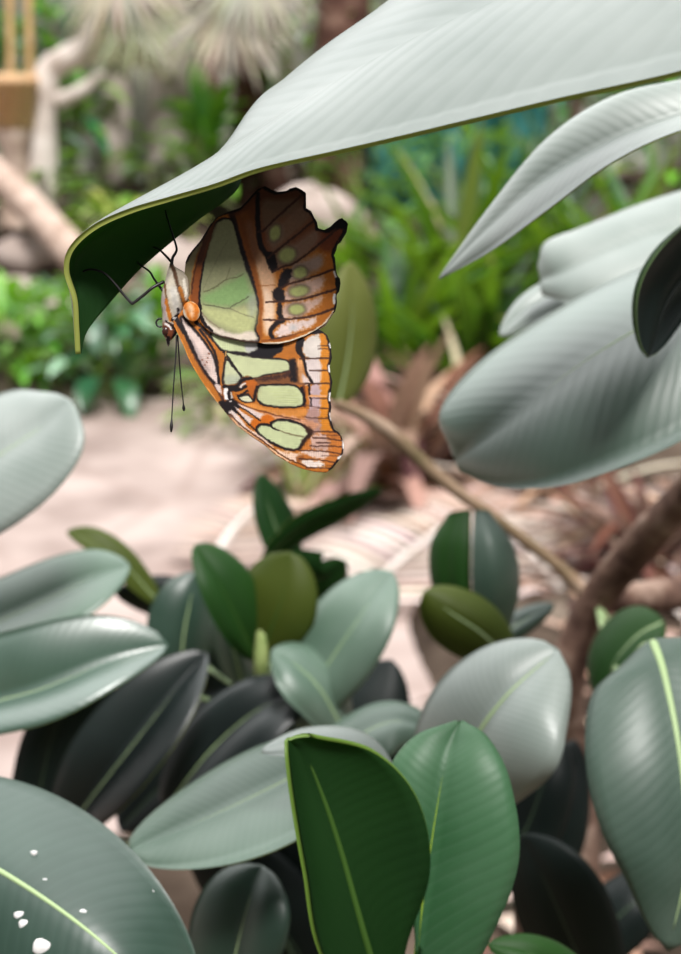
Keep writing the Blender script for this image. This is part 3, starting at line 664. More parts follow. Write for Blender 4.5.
# fan of pink wedges under the knot
f.poly([(240, 404), (256, 404), (266, 408), (291, 410), (306, 409), (304, 416), (286, 417), (266, 413), (250, 409)], (218, 142, 66), soft=1.2)
f.poly([(262, 413), (280, 415), (300, 418), (318, 424), (312, 430), (296, 423), (276, 419), (264, 418)], (220, 160, 124), soft=1.5, rough=.8)
f.poly([(238, 404), (246, 406.6), (256, 411), (266, 415.5), (262, 419), (251, 414.5)], PK, soft=.7)
f.poly([(234.5, 406.5), (241, 411), (248, 416), (254.5, 420), (249.5, 423.5), (242, 416)], PK, soft=.7)
f.poly([(228.5, 412.5), (233, 410.6), (240, 418), (246, 425.5), (250, 432), (242, 428), (235, 421)], (228, 210, 202), soft=.7)
f.poly([(262, 416), (270, 415), (274, 420), (270, 426), (262, 424)], (204, 106, 24), soft=1.2)
f.poly([(251, 421), (257, 418.6), (262, 424), (258, 430), (252, 428)], (204, 106, 24), soft=1.2)
f.line([(236, 405), (248, 411.5), (260, 420.5)], 1.1, BK); f.line([(232, 409), (241, 416), (250, 425), (258, 432)], 1.4, BK, 1)
f.line([(238, 402.5), (250, 407.5), (266, 412.5), (284, 417), (300, 420)], 1.0, (110, 60, 36))
# two-lobed green cell
f.poly([(257.5, 429.5), (261, 425.6), (267, 426), (272.5, 428), (272.5, 423.6), (279, 421), (291, 422.4), (301, 426), (307, 430.5), (307.5, 434), (303.5, 439), (300.5, 443.5), (298, 447.8), (290, 448.4), (280, 445.4), (270, 440.4), (262, 435)], (198, 206, 160), soft=.7, edge=BK, ew=2.0)
f.line([(273, 427.5), (282, 431.5), (292, 434.5), (303, 437)], 1.1, (120, 110, 80)); f.line([(270, 425), (274, 428.5), (279, 430.5)], 1.8, BK, .8)
f.poly([(303, 425), (311, 429), (314, 435), (308, 440), (303, 446), (299, 449), (302, 441), (308, 434)], (50, 28, 20), soft=1.4, rough=.8)
# apex: orange with pale dashes and dark rays
f.poly([(310, 440), (320, 432), (342, 432), (345, 446), (336, 464), (318, 462), (302, 458), (303, 448)], (198, 118, 52), soft=2, rough=1)
f.poly([(313, 436), (326, 435), (328, 450), (312, 449)], (206, 170, 156), soft=1.5, rough=1.4)
f.poly([(302, 452), (315, 450), (328, 453), (326, 458), (312, 457)], (224, 196, 182), soft=1.2, rough=1.0)
f.poly([(300, 461), (306, 459.5), (324, 463), (322, 467.5), (308, 467)], (236, 220, 210), soft=1, rough=.6)
f.poly([(274, 450), (284, 451), (296, 453), (302, 457), (294, 461), (282, 456)], (232, 200, 178), soft=1.4, rough=.9)
f.poly([(246, 428), (256, 433), (268, 442), (274, 448), (262, 441), (250, 433)], (232, 206, 190), soft=.9)
f.poly([(296, 457), (302, 455), (304, 459), (298, 463)], ORD, soft=1, op=.8)
for v in ([(311, 432), (326, 431.6), (341, 433)], [(313, 438), (328, 438.6), (342, 441)], [(310, 446), (326, 446), (342, 447)], [(300, 450.5), (320, 451), (340, 453.5)], [(299, 459), (316, 459.6), (337, 463)], [(306, 468), (320, 468), (333, 468.4)], [(316, 442.4), (330, 443)], [(290, 449), (300, 450.5)]):
    f.line(v, 1.1, DB, 1.0, op=.9)
for y in (435, 455.5, 465.5): f.line([(322, y), (341, y+.6)], .6, DB, op=.7)
# costal edge below the knot
f.line([(230, 414), (243, 427), (262, 440.5), (280, 454), (294, 461.5), (308, 467.5)], 1.2, (90, 46, 26))
f.line([(228, 416), (240, 427.6), (256, 439), (270, 449), (288, 461)], 1.6, (236, 196, 160), 1.2)
f.line([(227.5, 415), (235, 424), (250, 435.5), (265, 445.5), (275, 454.5), (290, 463.5), (302.5, 469), (315, 471.8), (326, 472.5)], 1.0, (120, 70, 40))
f.line([(174, 326), (178, 334), (184, 347), (192.5, 366), (201, 380), (209, 392), (216, 401)], 1.4, (232, 150, 60))
# scalloped outer margin
f.line([(308, 332), (322, 330.5), (328, 335), (331, 347), (332, 358), (329.8, 367), (332.6, 381), (331, 392), (330, 398), (331.5, 407), (330, 416), (332, 423), (335, 429.5), (340, 433), (343, 438), (344.4, 446), (343, 454), (338, 462), (331, 470)], 4.6, BK, 3.6, soft=.6)
for a, b, w in (((330, 343), (330.8, 347), 1.6), ((329.6, 366), (329.6, 371), 2.2), ((330.6, 394), (330.2, 400), 2.2), ((330.4, 414), (331.4, 420), 2), ((343.2, 442), (343.8, 448), 1.8), ((338.5, 458), (341.5, 456.5), 2)):
    f.line([a, b], w*1.1, WH, smooth=False)
dist = f.sm3; f.c *= (1+.05*f.sm3)[..., None]
for (x, y, rx, ry, op) in [(300, 372, 8, 10, .35), (310, 425, 10, 9, .4), (334, 436, 8, 6, .4), (205, 366, 8, 26, .2), (255, 392, 8, 10, .35), (322, 446, 16, 10, .25), (280, 412, 30, 4, .2)]:
    f.ell(x, y, rx, ry, (86, 44, 24), 0, soft=1.0, op=op*.6)
f.grain(.025)

def wing_mesh(name, cv, outline, parent, mat, depth, bend):
    ol = np.asarray(outline, float)
    cx = (cv.rx[:-1, :-1]+cv.rx[1:, 1:])/2; cy = (cv.ry[:-1, :-1]+cv.ry[1:, 1:])/2
    keep = inside_sd(ol, cx, cy) > 0
    H, Wd = cv.rx.shape
    idx = np.arange(H*Wd).reshape(H, Wd)
    q = np.stack([idx[:-1, :-1], idx[1:, :-1], idx[1:, 1:], idx[:-1, 1:]], -1)[keep]
    used = np.unique(q); mp = np.full(H*Wd, -1); mp[used] = np.arange(len(used))
    q = mp[q]
    x = cv.rx.ravel()[used]; y = cv.ry.ravel()[used]
    # draw loose border vertices onto the true outline
    sd = inside_sd(ol, x, y)
    b = ol; c = np.roll(ol, -1, axis=0); bx = x.copy(); by = y.copy(); bd = np.full(x.shape, 1e9)
    for (x0, y0), (x1, y1) in zip(b, c):
        dx, dy = x1-x0, y1-y0; t = np.clip(((x-x0)*dx+(y-y0)*dy)/(dx*dx+dy*dy+1e-9), 0, 1)
        ex, ey = x0+t*dx, y0+t*dy; d = np.hypot(x-ex, y-ey); m = d < bd
        bd = np.where(m, d, bd); bx = np.where(m, ex, bx); by = np.where(m, ey, by)
    near = (bd < cv.st*.55) | (sd < 0)
    x = np.where(near, bx, x); y = np.where(near, by, y)
    d = depth+bend(x, y)
    V = CAM+d[:, None]*(FW+((x-CX)/F)[:, None]*RT-((y-CY)/F)[:, None]*UP)
    o = part(name, V, q, mat, parent, col=lin(np.clip(cv.c.reshape(-1, 3)[used], 0, 255)))
    md = o.modifiers.new('thickness', 'SOLIDIFY'); md.thickness = .00012; md.offset = 0
    return o
WING = basic('butterfly_wing_scales', None, rough=.55, spec=.25, attr=True, trans=.16)
BODY = basic('butterfly_body_hair', None, rough=.8, spec=.2, attr=True, noise=[(.35, (.72, .72, .72, 1)), (.65, (1, 1, 1, 1))], nscale=900)
BLK = basic('butterfly_chitin_black', L3(22, 17, 18), rough=.4, spec=.5)
EYE = basic('butterfly_eye', L3(62, 34, 26), rough=.25, spec=.6)
D0 = .2975
bf = thing('butterfly', P(178, 300, D0+.002), 'butterfly with folded green, orange and black wings hanging under the leaf', 'butterfly')
bendh = lambda x, y: .0000+.000012*(x-200)+.0000003*(x-260)**2-.0000000*y
bendf = lambda x, y: .0006+.000010*(x-200)+.0000002*(y-400)**2*.5
hw = wing_mesh('hindwing', h, HIND, bf, WING, D0, bendh)
fw_ = wing_mesh('forewing', f, FORE, bf, WING, D0+.0003, bendf)
for w_, k in ((hw, .0046), (fw_, .0034)):
    c = w_.copy(); COL.objects.link(c); c.parent = bf
    c.location = w_.location+Vector(FW*k)+Vector(RT*-.0001)
# body: one continuous loft from the leg-root spur to the palps
bc = Canvas(154, 258, 202, 352, .4, (206, 196, 178))
bc.poly([(168, 262), (176, 262), (190, 276), (190, 300), (184, 300), (178, 284)], (176, 164, 146), soft=2)
bc.line([(171, 264), (175, 274), (178, 286), (183, 300), (186, 308)], 3, (84, 58, 40), 3.6, soft=.8)
bc.line([(180, 288), (184, 300), (188, 306)], 3, (170, 104, 40))
bc.line([(184, 280), (186, 292), (187, 300)], 2.4, (236, 226, 210)); bc.line([(189, 280), (190, 296)], 1.2, (110, 80, 56))
bc.line([(164.5, 284), (166, 296), (169, 310), (173, 322)], 1.5, (120, 84, 50))
bc.line([(166, 300), (168.5, 312), (171, 320)], 2.6, (204, 122, 44), 3)
bc.line([(163.5, 296), (165, 312), (166, 322)], 1.2, (196, 170, 180))
bc.line([(173, 290), (176, 304), (179, 316)], 6, (214, 208, 198), soft=1.5)
bc.line([(178, 309), (179, 314), (175, 317), (172, 320)], 2.2, BK); bc.line([(179, 314), (184, 319), (190, 321)], 2, BK)
bc.line([(180, 312), (183, 316)], 2.4, WH); bc.line([(174, 318), (178, 318.5)], 1.8, WH)
bc.poly([(184, 303), (191, 301), (198, 305), (199, 314), (196, 321), (190, 321), (185, 312)], (212, 120, 40), soft=1)
bc.poly([(188, 304), (192, 304), (194, 312), (192, 318), (189, 312)], (236, 190, 150), soft=1.5)
bc.poly([(162, 325), (166, 322), (174, 325), (178, 330), (178, 337), (170, 340), (164, 336)], (118, 64, 40), soft=.8)
bc.poly([(171, 324), (178, 328), (178, 338), (172, 338), (174, 330)], BK, soft=.8)
bc.line([(165, 323.5), (169, 326), (171.5, 329)], 1.8, WH); bc.line([(166, 321), (171, 324.5), (173, 328)], 1.4, BK)
bc.poly([(166, 336), (170, 338), (169.5, 348), (167, 344)], BK, soft=.6)
SEC = [(171.5, 263, 1.6), (172, 267, 3.2), (175.5, 273, 8.6), (177, 280, 12.2), (176.4, 288, 14.2), (175.8, 296, 14.6), (174, 304, 13), (172.6, 311, 10.4), (171, 317, 8.6), (169.6, 322, 7.2), (169.4, 327, 7.2), (170, 332, 7.2), (169.8, 336, 5.6), (169, 339.5, 3.2), (168.4, 343, 1.8), (168, 346.5, .6)]
sec = cat(np.array(SEC), 150); V = []; Cc = []; nb = 72
for i, (x, y, r) in enumerate(sec):
    for k in range(nb):
        a = 2*math.pi*k/nb
        px, py = x+r*math.cos(a), y-.1*r*math.cos(a)
        V.append(P(px, py, D0+.0022-.72*max(r, .3)*.000227*math.sin(a)*(1 if r > 0 else 0)))
        Cc.append((px, py))
Fc = [[i*nb+k, i*nb+(k+1) % nb, (i+1)*nb+(k+1) % nb, (i+1)*nb+k] for i in range(len(sec)-1) for k in range(nb)]
Fc += [list(range(nb))[::-1], [(len(sec)-1)*nb+k for k in range(nb)]]
Cc = np.array(Cc)
body = part('body', V, Fc, BODY, bf, col=lin(np.clip(bc.sample(Cc[:, 0], Cc[:, 1]), 0, 255)))
# orange shoulder pad over the wing root
def blob(c, rx, ry, rz, ang=0, nu=20, nv=12):
    V = []; Fc = []; ca, sa = math.cos(ang), math.sin(ang)
    for a in range(nv+1):
        th = math.pi*a/nv
        for b in range(nu):
            ph = 2*math.pi*b/nu
            u = rx*math.sin(th)*math.cos(ph); v = ry*math.sin(th)*math.sin(ph)
            V.append(c+RT*(u*ca-v*sa)+UP*(u*sa+v*ca)-FW*rz*math.cos(th))
    for a in range(nv):
        for b in range(nu): Fc.append([a*nu+b, a*nu+(b+1) % nu, (a+1)*nu+(b+1) % nu, (a+1)*nu+b])
    return np.array(V), Fc
u = .000227
v, q = blob(P(191.4, 311.5, D0+.0001), 8.4*u, 10.4*u, 1.5*u, .35)
pp = px_of(v); part('wing_root', v, q, BODY, bf, col=lin(np.clip(bc.sample(pp[:, 0], pp[:, 1]), 0, 255)))
v, q = blob(P(165.6, 331, D0+.0014), 3.6*u, 4.8*u, 3.0*u, -.3); part('eye', v, q, EYE, bf)
an = np.linspace(math.radians(-50), math.radians(215), 14)[::-1]
cp = [P(159.2+3.4*math.sin(a)*-1 if False else 159.4-3.6*math.cos(a-math.pi/2+1.57-1.57), 322.6-3.9*math.sin(a-1.57), D0+.001) for a in an]
cp = [P(160+3.8*math.cos(t), 322.8+4.1*math.sin(t), D0+.001) for t in np.linspace(-1.1, -5.2, 16)]
v, q = tube(cp, .00022, 8); part('proboscis', v, q, BLK, bf)
def limb(name, pts, w0, w1, mat=BLK, club=None, n=40):
    p = cat(np.array([P(*x) for x in pts]), n)
    r = np.linspace(w0, w1, n)*u
    if club:
        s = np.linspace(0, 1, n); r = r+club*u*np.exp(-((s-.94)/.05)**2)
    v, q = tube(p, r, 8); return part(name, v, q, mat, bf)
limb('antenna', [(176.4, 335, .2992), (176, 352, .2988), (174, 380, .298), (172.3, 408, .2975), (171.2, 432, .297)], 0.8, .6, club=1.15)
limb('antenna', [(177.6, 335, .2998), (179, 356, .3002), (180.8, 380, .3008), (182.8, 398, .3014), (184, 411, .302)], 0.8, .6, club=1.15)
limb('leg', [(166, 204, .3115), (165.6, 212, .3085), (169, 223.5, .305), (173, 236, .302), (176.6, 248, .3), (175.5, 253, .2995), (172.6, 258, .2995), (171.5, 267, .2997)], 0.68, 1.62)
limb('leg', [(150, 246, .3125), (157, 248.6, .309), (159.6, 249.8, .3075), (165, 255, .304), (171, 261.5, .301)], 0.81, 1.43)
limb('leg', [(133, 258, .312), (140, 264.7, .308), (149.4, 271.4, .3045), (153.5, 278, .302), (158, 284.5, .3), (163, 291, .2992)], 0.81, 1.43)
limb('leg', [(79, 275, .3035), (84, 271, .3030), (91, 269.4, .3025), (98, 270.6, .302), (106, 274.4, .3015), (116, 285, .3), (124, 295, .2985), (131.6, 303, .2975), (134, 302.6, .2974), (145, 294, .2976), (153, 287.4, .2978), (164, 281.6, .299)], 1.01, 1.69, n=70)

# ------------------------------------------------------------------ ground and far setting
def groundmat():
    m, nt, N, L = newmat('pale_stone_paving')
    out = N.new('ShaderNodeOutputMaterial'); b = N.new('ShaderNodeBsdfPrincipled'); b.inputs['Roughness'].default_value = .85
    tc = N.new('ShaderNodeTexCoord')
    n1 = N.new('ShaderNodeTexNoise'); n1.inputs['Scale'].default_value = 2.2; n1.inputs['Detail'].default_value = 8
    L.new(tc.outputs['Object'], n1.inputs['Vector'])
    r = N.new('ShaderNodeValToRGB'); c = r.color_ramp
    c.elements[0].position = .34; c.elements[0].color = L3(128, 111, 104)
    c.elements[1].position = .62; c.elements[1].color = L3(178, 161, 154)
    L.new(n1.outputs['Fac'], r.inputs['Fac'])
    v = N.new('ShaderNodeTexVoronoi'); v.feature = 'DISTANCE_TO_EDGE'; v.inputs['Scale'].default_value = 1.7
    mp = N.new('ShaderNodeMapping'); mp.inputs['Scale'].default_value = (1, .55, 1)
    L.new(tc.outputs['Object'], mp.inputs['Vector']); L.new(mp.outputs['Vector'], v.inputs['Vector'])
    mr = N.new('ShaderNodeMapRange'); mr.inputs['From Max'].default_value = .06; mr.inputs['To Min'].default_value = .55
    L.new(v.outputs['Distance'], mr.inputs['Value'])
    mx = N.new('ShaderNodeMixRGB'); mx.blend_type = 'MIX'; mx.inputs[1].default_value = L3(136, 116, 108)
    L.new(mr.outputs[0], mx.inputs['Fac']); L.new(r.outputs['Color'], mx.inputs[2])
    L.new(mx.outputs['Color'], b.inputs['Base Color']); L.new(b.outputs['BSDF'], out.inputs['Surface'])
    return m
g = make_obj('floor', [(-14, -3, 0), (14, -3, 0), (14, 20, 0), (-14, 20, 0)], [[0, 1, 2, 3]], groundmat()); g['kind'] = 'structure'
SOIL = basic('planted_soil', None, rough=.95, spec=.1, noise=[(.32, L3(30, 25, 20)), (.45, L3(58, 48, 40)), (.55, L3(86, 74, 64)), (.68, L3(120, 108, 96))], nscale=1.6, bump=.8)  # soil tones darkened to add shadow behind and between the clumps
ROCK = basic('greenhouse_rock_wall', None, rough=.9, spec=.1, noise=[(.3, L3(74, 72, 64)), (.42, L3(124, 124, 112)), (.52, L3(160, 160, 150)), (.6, L3(104, 130, 104)), (.72, L3(180, 186, 178))], nscale=.9, bump=.7)
def yb(x): return 7.0-2.0/(1+math.exp(-(x+.25)*5))
nx, ny = 90, 50; V = []; r9 = np.random.RandomState(5)
ph = r9.rand(6, 3)*6
def hgt(x, y):
    t = max(0, min(1, (y-yb(x))/(13.2-yb(x))))
    b = .07*sum(math.sin(x*(1.3+.9*k)+ph[k, 0])*math.sin(y*(1.1+.8*k)+ph[k, 1])/(1+.6*k) for k in range(6))
    return .02+1.15*t**.9+b*min(1, t*6)
for j in range(ny):
    for i in range(nx):
        x = -7+14*i/(nx-1); y = yb(x)+(13.2-yb(x))*j/(ny-1)
        V.append((x, y, hgt(x, y) if j else -.02))
Fc = [[j*nx+i, j*nx+i+1, (j+1)*nx+i+1, (j+1)*nx+i] for j in range(ny-1) for i in range(nx-1)]
sb = make_obj('floor', V, Fc, SOIL); sb.name = 'floor_bank'; sb['kind'] = 'structure'
wv = []; wf = []
for j in range(24):
    for i in range(60):
        x = -8+16*i/59; z = 6.2*j/23
        wv.append((x, 13.0+.25*math.sin(x*2.1+z*1.3)+.2*math.sin(x*4.7-z*2.9)+.12*z, z))
for j in range(23):
    for i in range(59): wf.append([j*60+i, j*60+i+1, (j+1)*60+i+1, (j+1)*60+i])
wb_ = make_obj('wall_back', wv, wf, ROCK); wb_['kind'] = 'structure'

# ------------------------------------------------------------------ foliage helpers
def fol(name, cols, rough=.45, spec=.5, trans=.25, tint=(140, 190, 40)):
    return basic(name, None, rough=rough, spec=spec, attr=True, trans=trans, tcol=L3(*tint))
FG = fol('foliage_green', None); FGL = fol('foliage_glossy', None, rough=.35, spec=.8, trans=.15); FDRY = fol('foliage_dry', None, rough=.8, spec=.15, trans=.15, tint=(176, 152, 134))
def strip(mb, base, d, up, length, width, bend, col, seg=6, vfold=.25, tipp=.0, prof=None, side=None):
    d = np.array(d, float); d /= np.linalg.norm(d); up = np.array(up, float)
    s = np.cross(d, up); s /= np.linalg.norm(s)+1e-9; nrm = np.cross(s, d)
    p = np.array(base, float); V = []
    for i in range(seg+1):
        t = i/seg
        w = width*(prof(t) if prof else (math.sin(math.pi*min(.999, max(.02, t)**.8))**.8))
        V += [p-s*w/2+nrm*w*vfold, p, p+s*w/2+nrm*w*vfold]
        a = bend/seg
        d2 = d*math.cos(a)-nrm*math.sin(a); nrm = nrm*math.cos(a)+d*math.sin(a); d = d2
        p = p+d*length/seg
    Fc = []
    for i in range(seg):
        for k in (0, 1): Fc.append([3*i+k, 3*i+k+1, 3*i+k+4, 3*i+k+3])
    mb.add(V, Fc, lin(np.clip(col, 0, 255)))
def jit(c, a=14):
    k = random.gauss(0, a); return [c[0]+k+random.gauss(0, a*.4), c[1]+k+random.gauss(0, a*.3), c[2]+k*.7+random.gauss(0, a*.3)]
def bush(name, base, h, w, n, ll, lw, cols, label, cat_, mat=None, group=None, bend=.9, stems=6, up=.25, flat=1.0):
    t = thing(name, base, label, cat_, group)
    b = np.array(base, float); mb = MB(); st = MB()
    for k in range(stems):
        a = random.random()*6.28; q = b+np.array([math.cos(a)*w*.3, math.sin(a)*w*.3*flat, h*.75])
        v, f = tube(cat(np.array([b, (b+q)/2+np.array([random.gauss(0, .03), random.gauss(0, .03), 0]), q]), 7), np.linspace(.012, .005, 7)*max(h, .4), 6); st.add(v, f)
    for k in range(n):
        a = random.random()*6.28; z = random.random()**.8
        rr = w*.5*math.sqrt(random.random())*(1-.55*z**3)
        o = b+np.array([math.cos(a)*rr, math.sin(a)*rr*flat, h*(.08+.85*z)])
        el = up+random.gauss(0, .35)+z*.5
        d = (math.cos(a)*math.cos(el), math.sin(a)*math.cos(el)*flat, math.sin(el))
        c = random.choice(cols)
        strip(mb, o, d, (0, 0, 1), ll*random.uniform(.7, 1.2), lw*random.uniform(.75, 1.2), bend*random.uniform(.5, 1.4), jit(c))
    part('stem', st.V(), st.f, GSTEM if h < 1.2 else BARK, t)
    part('foliage', mb.V(), mb.f, mat or FG, t, col=mb.C())
    return t
def clump(name, base, n, length, width, cols, label, cat_, spread=.9, mat=None, group=None, bend=1.2, r0=.12, lean=(0, 0)):
    t = thing(name, base, label, cat_, group); b = np.array(base, float); mb = MB(); cr = MB()
    for k in range(n):
        a = random.random()*6.28; el = random.uniform(math.pi/2-spread, math.pi/2)
        o = b+np.array([math.cos(a)*r0*random.random(), math.sin(a)*r0*random.random(), 0.01])
        d = np.array([math.cos(a)*math.cos(el)+lean[0], math.sin(a)*math.cos(el)+lean[1], math.sin(el)])
        strip(mb, o, d, (-math.cos(a)*.3, -math.sin(a)*.3, 1), length*random.uniform(.6, 1.1), width*random.uniform(.7, 1.2), bend*random.uniform(.2, 1.3), jit(random.choice(cols)), seg=8, vfold=.2,
              prof=lambda t: min(1, .45+t*2.2)*(1-t**3)+.01)
    v, f = tube([b-np.array([0, 0, .03]), b+np.array([0, 0, .05]), b+np.array([0, 0, .10])], [r0*.8, r0*.7, r0*.3], 12, .2); cr.add(v, f)
    part('crown', cr.V(), cr.f, BARK, t)
    part('foliage', mb.V(), mb.f, mat or FG, t, col=mb.C())
    return t
def onb(px, py, d):
    """point on the ground or the bank under the ray of a pixel, near distance d"""
    q = P(px, py, d); return (q[0], q[1], hgt(q[0], q[1]) if q[1] > yb(q[0]) else 0.0)

# ---- bed behind the path, left
LG = [(96, 160, 44), (120, 176, 66), (70, 132, 38), (150, 186, 110)]; DG = [(36, 84, 52), (60, 108, 70), (92, 130, 100), (150, 176, 150)]; MG = [(70, 120, 50), (96, 140, 70), (52, 100, 48)]
GM = 'bushes along the far edge of the path'
bush('leafy_bush', onb(12, 392, 7.2), .50, .75, 150, .24, .075, LG, 'bright yellow-green bush at the far edge of the path, by the left edge', 'bush', group=GM)
bush('leafy_bush', onb(112, 402, 6.95), .50, .50, 46, .30, .11, DG, 'dark broad-leaved bush at the path edge under the curled leaf tip', 'bush', mat=FGL, group=GM, bend=1.3, up=.5)
bush('leafy_bush', onb(158, 400, 7.3), .46, .30, 46, .26, .07, [(110, 170, 50), (84, 150, 40), (130, 180, 80)], 'narrow bright green bush below the butterfly head', 'bush', group=GM, up=.7)
bush('leafy_bush', onb(60, 385, 7.6), .40, .55, 70, .22, .08, MG+DG, 'mid green bush between the bright bush and the dark broad-leaved one', 'bush', group=GM)
bush('leafy_bush', onb(225, 402, 6.3), .26, .50, 60, .2, .05, [(150, 160, 110), (110, 140, 80), (170, 160, 130)], 'low pale green plant behind the antennae at the path edge', 'bush', group=GM)
bush('leafy_bush', onb(125, 200, 9.6), .34, .95, 90, .22, .08, [(160, 180, 80), (186, 196, 120), (120, 150, 60)], 'low yellow-green plant on the bank above the curled leaf', 'bush')
bush('leafy_bush', onb(30, 205, 10.2), .5, .9, 60, .25, .1, [(120, 150, 110), (150, 170, 140), (90, 120, 84)], 'grey-green plant on the bank near the fallen pale log', 'bush')
bush('leafy_bush', onb(205, 150, 10.6), .75, .35, 18, .52, .17, [(150, 206, 80), (120, 186, 70), (70, 150, 96)], 'bright green large-leaved plant between the dark trunks', 'bush', bend=1.0, up=.8, stems=4)
bush('leafy_bush', onb(165, 190, 10.4), .6, .8, 60, .25, .08, [(140, 156, 124), (176, 184, 156), (104, 124, 90)], 'dull grey-green bush at the foot of the grey trunk', 'bush')
bush('leafy_bush', onb(20, 150, 11.2), 1.4, .9, 90, .4, .12, [(110, 150, 126), (140, 170, 150), (84, 130, 90)], 'tall pale teal-green bush at the upper left', 'bush')
bush('leafy_bush', onb(70, 150, 11.6), 1.8, .7, 70, .45, .12, [(40, 130, 84), (60, 150, 90), (120, 176, 70)], 'tall vivid green bush behind the pale bent trunk', 'bush')
bush('leafy_bush', onb(300, 150, 11.2), 2.0, 1.2, 160, .4, .09, [(150, 160, 130), (176, 186, 170), (110, 140, 90), (130, 120, 100)], 'tall greyish bush far behind the large silvery leaf', 'bush')
bush('leafy_bush', onb(560, 150, 11.2), 2.4, 2.0, 200, .4, .1, [(60, 120, 66), (40, 110, 90), (90, 140, 70)], 'tall green thicket at the upper right against the wall', 'bush')
bush('leafy_bush', onb(680, 150, 10.6), 1.6, 1.6, 160, .3, .09, [(110, 170, 40), (80, 150, 40), (150, 190, 70)], 'bright lime bush at the right edge below the narrow grey leaf', 'bush')

# ---- trunks, logs, stakes
def trunk(name, pts, r, label, cat_, mat, wob=.12, group=None):
    p = cat(np.array(pts, float), 22); t = thing(name, tuple(p[0]), label, cat_, group)
    v, f = tube(p, np.interp(np.linspace(0, 1, 22), np.linspace(0, 1, len(r)), r), 14, wob); part('trunk', v, f, mat, t)
    return t
def pp3(px, py, d): return P(px, py, d)
DK = basic('dark_fibrous_bark', None, rough=.95, spec=.1, noise=[(.3, L3(52, 36, 32)), (.5, L3(88, 62, 54)), (.72, L3(138, 112, 98))], nscale=6, bump=.8)
GREYB = basic('grey_trunk_bark', None, rough=.95, spec=.1, noise=[(.3, L3(132, 120, 112)), (.5, L3(170, 158, 150)), (.72, L3(204, 194, 188))], nscale=5, bump=.6)
def tr(px0, py0, d, px1, py1, r0, r1, label, mat, mid=(0, 0), parts=None):
    a = np.array(onb(px0, py0, d)); b = P(px1, py1, d); m = (a+b)/2+np.array([mid[0], 0, mid[1]])
    return trunk('tree', [a-np.array([0, 0, .05]), m, b], [r0, (r0+r1)/2, r1], label, 'tree', mat)
t1 = tr(172, 210, 11, 168, -120, .20, .16, 'grey tree trunk standing left of the bright large-leaved plant', GREYB)
t2 = tr(112, 190, 11.6, 104, -120, .13, .11, 'thin grey-brown trunk behind the pale bent trunk', GREYB, (.1, 0))
t3 = tr(248, 200, 11, 258, -120, .16, .13, 'dark brown fibrous trunk right of the bright large-leaved plant', DK)
t4 = tr(335, 200, 10.4, 350, -140, .22, .20, 'dark red-brown fibrous trunk rising behind the large silvery leaf', DK)
t5 = tr(205, 190, 12, 214, -120, .12, .10, 'dark shaded trunk behind the bright large-leaved plant', DK)
t6 = tr(520, 190, 11.2, 535, -100, .12, .10, 'brown trunk behind the turquoise sheet', DK)
PALE = basic('pale_bare_wood', None, rough=.8, spec=.2, noise=[(.3, L3(176, 162, 152)), (.55, L3(214, 204, 196)), (.75, L3(236, 230, 224))], nscale=5, bump=.3)
a = np.array(onb(40, 190, 10.0))
t = trunk('tree', [a-np.array([0, 0, .05]), P(44, 90, 10.0), P(62, 62, 10.0), P(100, 50, 10.0), P(150, 58, 10.1), P(170, 80, 10.1)], [.13, .10, .10, .11, .09, .05], 'pale bare tree with a trunk bent sideways in an arch', 'tree', PALE)
for pts, r in (([P(58, 102, 10), P(80, 92, 9.95), P(104, 72, 9.95)], .07), ([P(72, 62, 10), P(92, 32, 9.9), P(100, -30, 9.9)], .09), ([P(112, 52, 10), P(118, 20, 10), P(108, -30, 10)], .07)):
    v, f = tube(cat(np.array(pts), 12), np.linspace(r, r*.6, 12), 10, .1); part('limb', v, f, PALE, t)
LOGM = basic('weathered_log', None, rough=.9, spec=.1, noise=[(.3, L3(150, 126, 112)), (.55, L3(196, 174, 160)), (.75, L3(218, 200, 188))], nscale=7, bump=.4)
a, b = P(-30, 152, 9.6), P(82, 262, 8.6)
v, f = tube(cat(np.array([a, (a+b)/2+np.array([0, 0, .03]), b]), 16), [.11]*16, 14, .1)
o = make_obj('fallen_log', v, f, LOGM, origin=(a+b)/2); tag(o, 'pale fallen log slanting down the bank at the left edge', 'log')
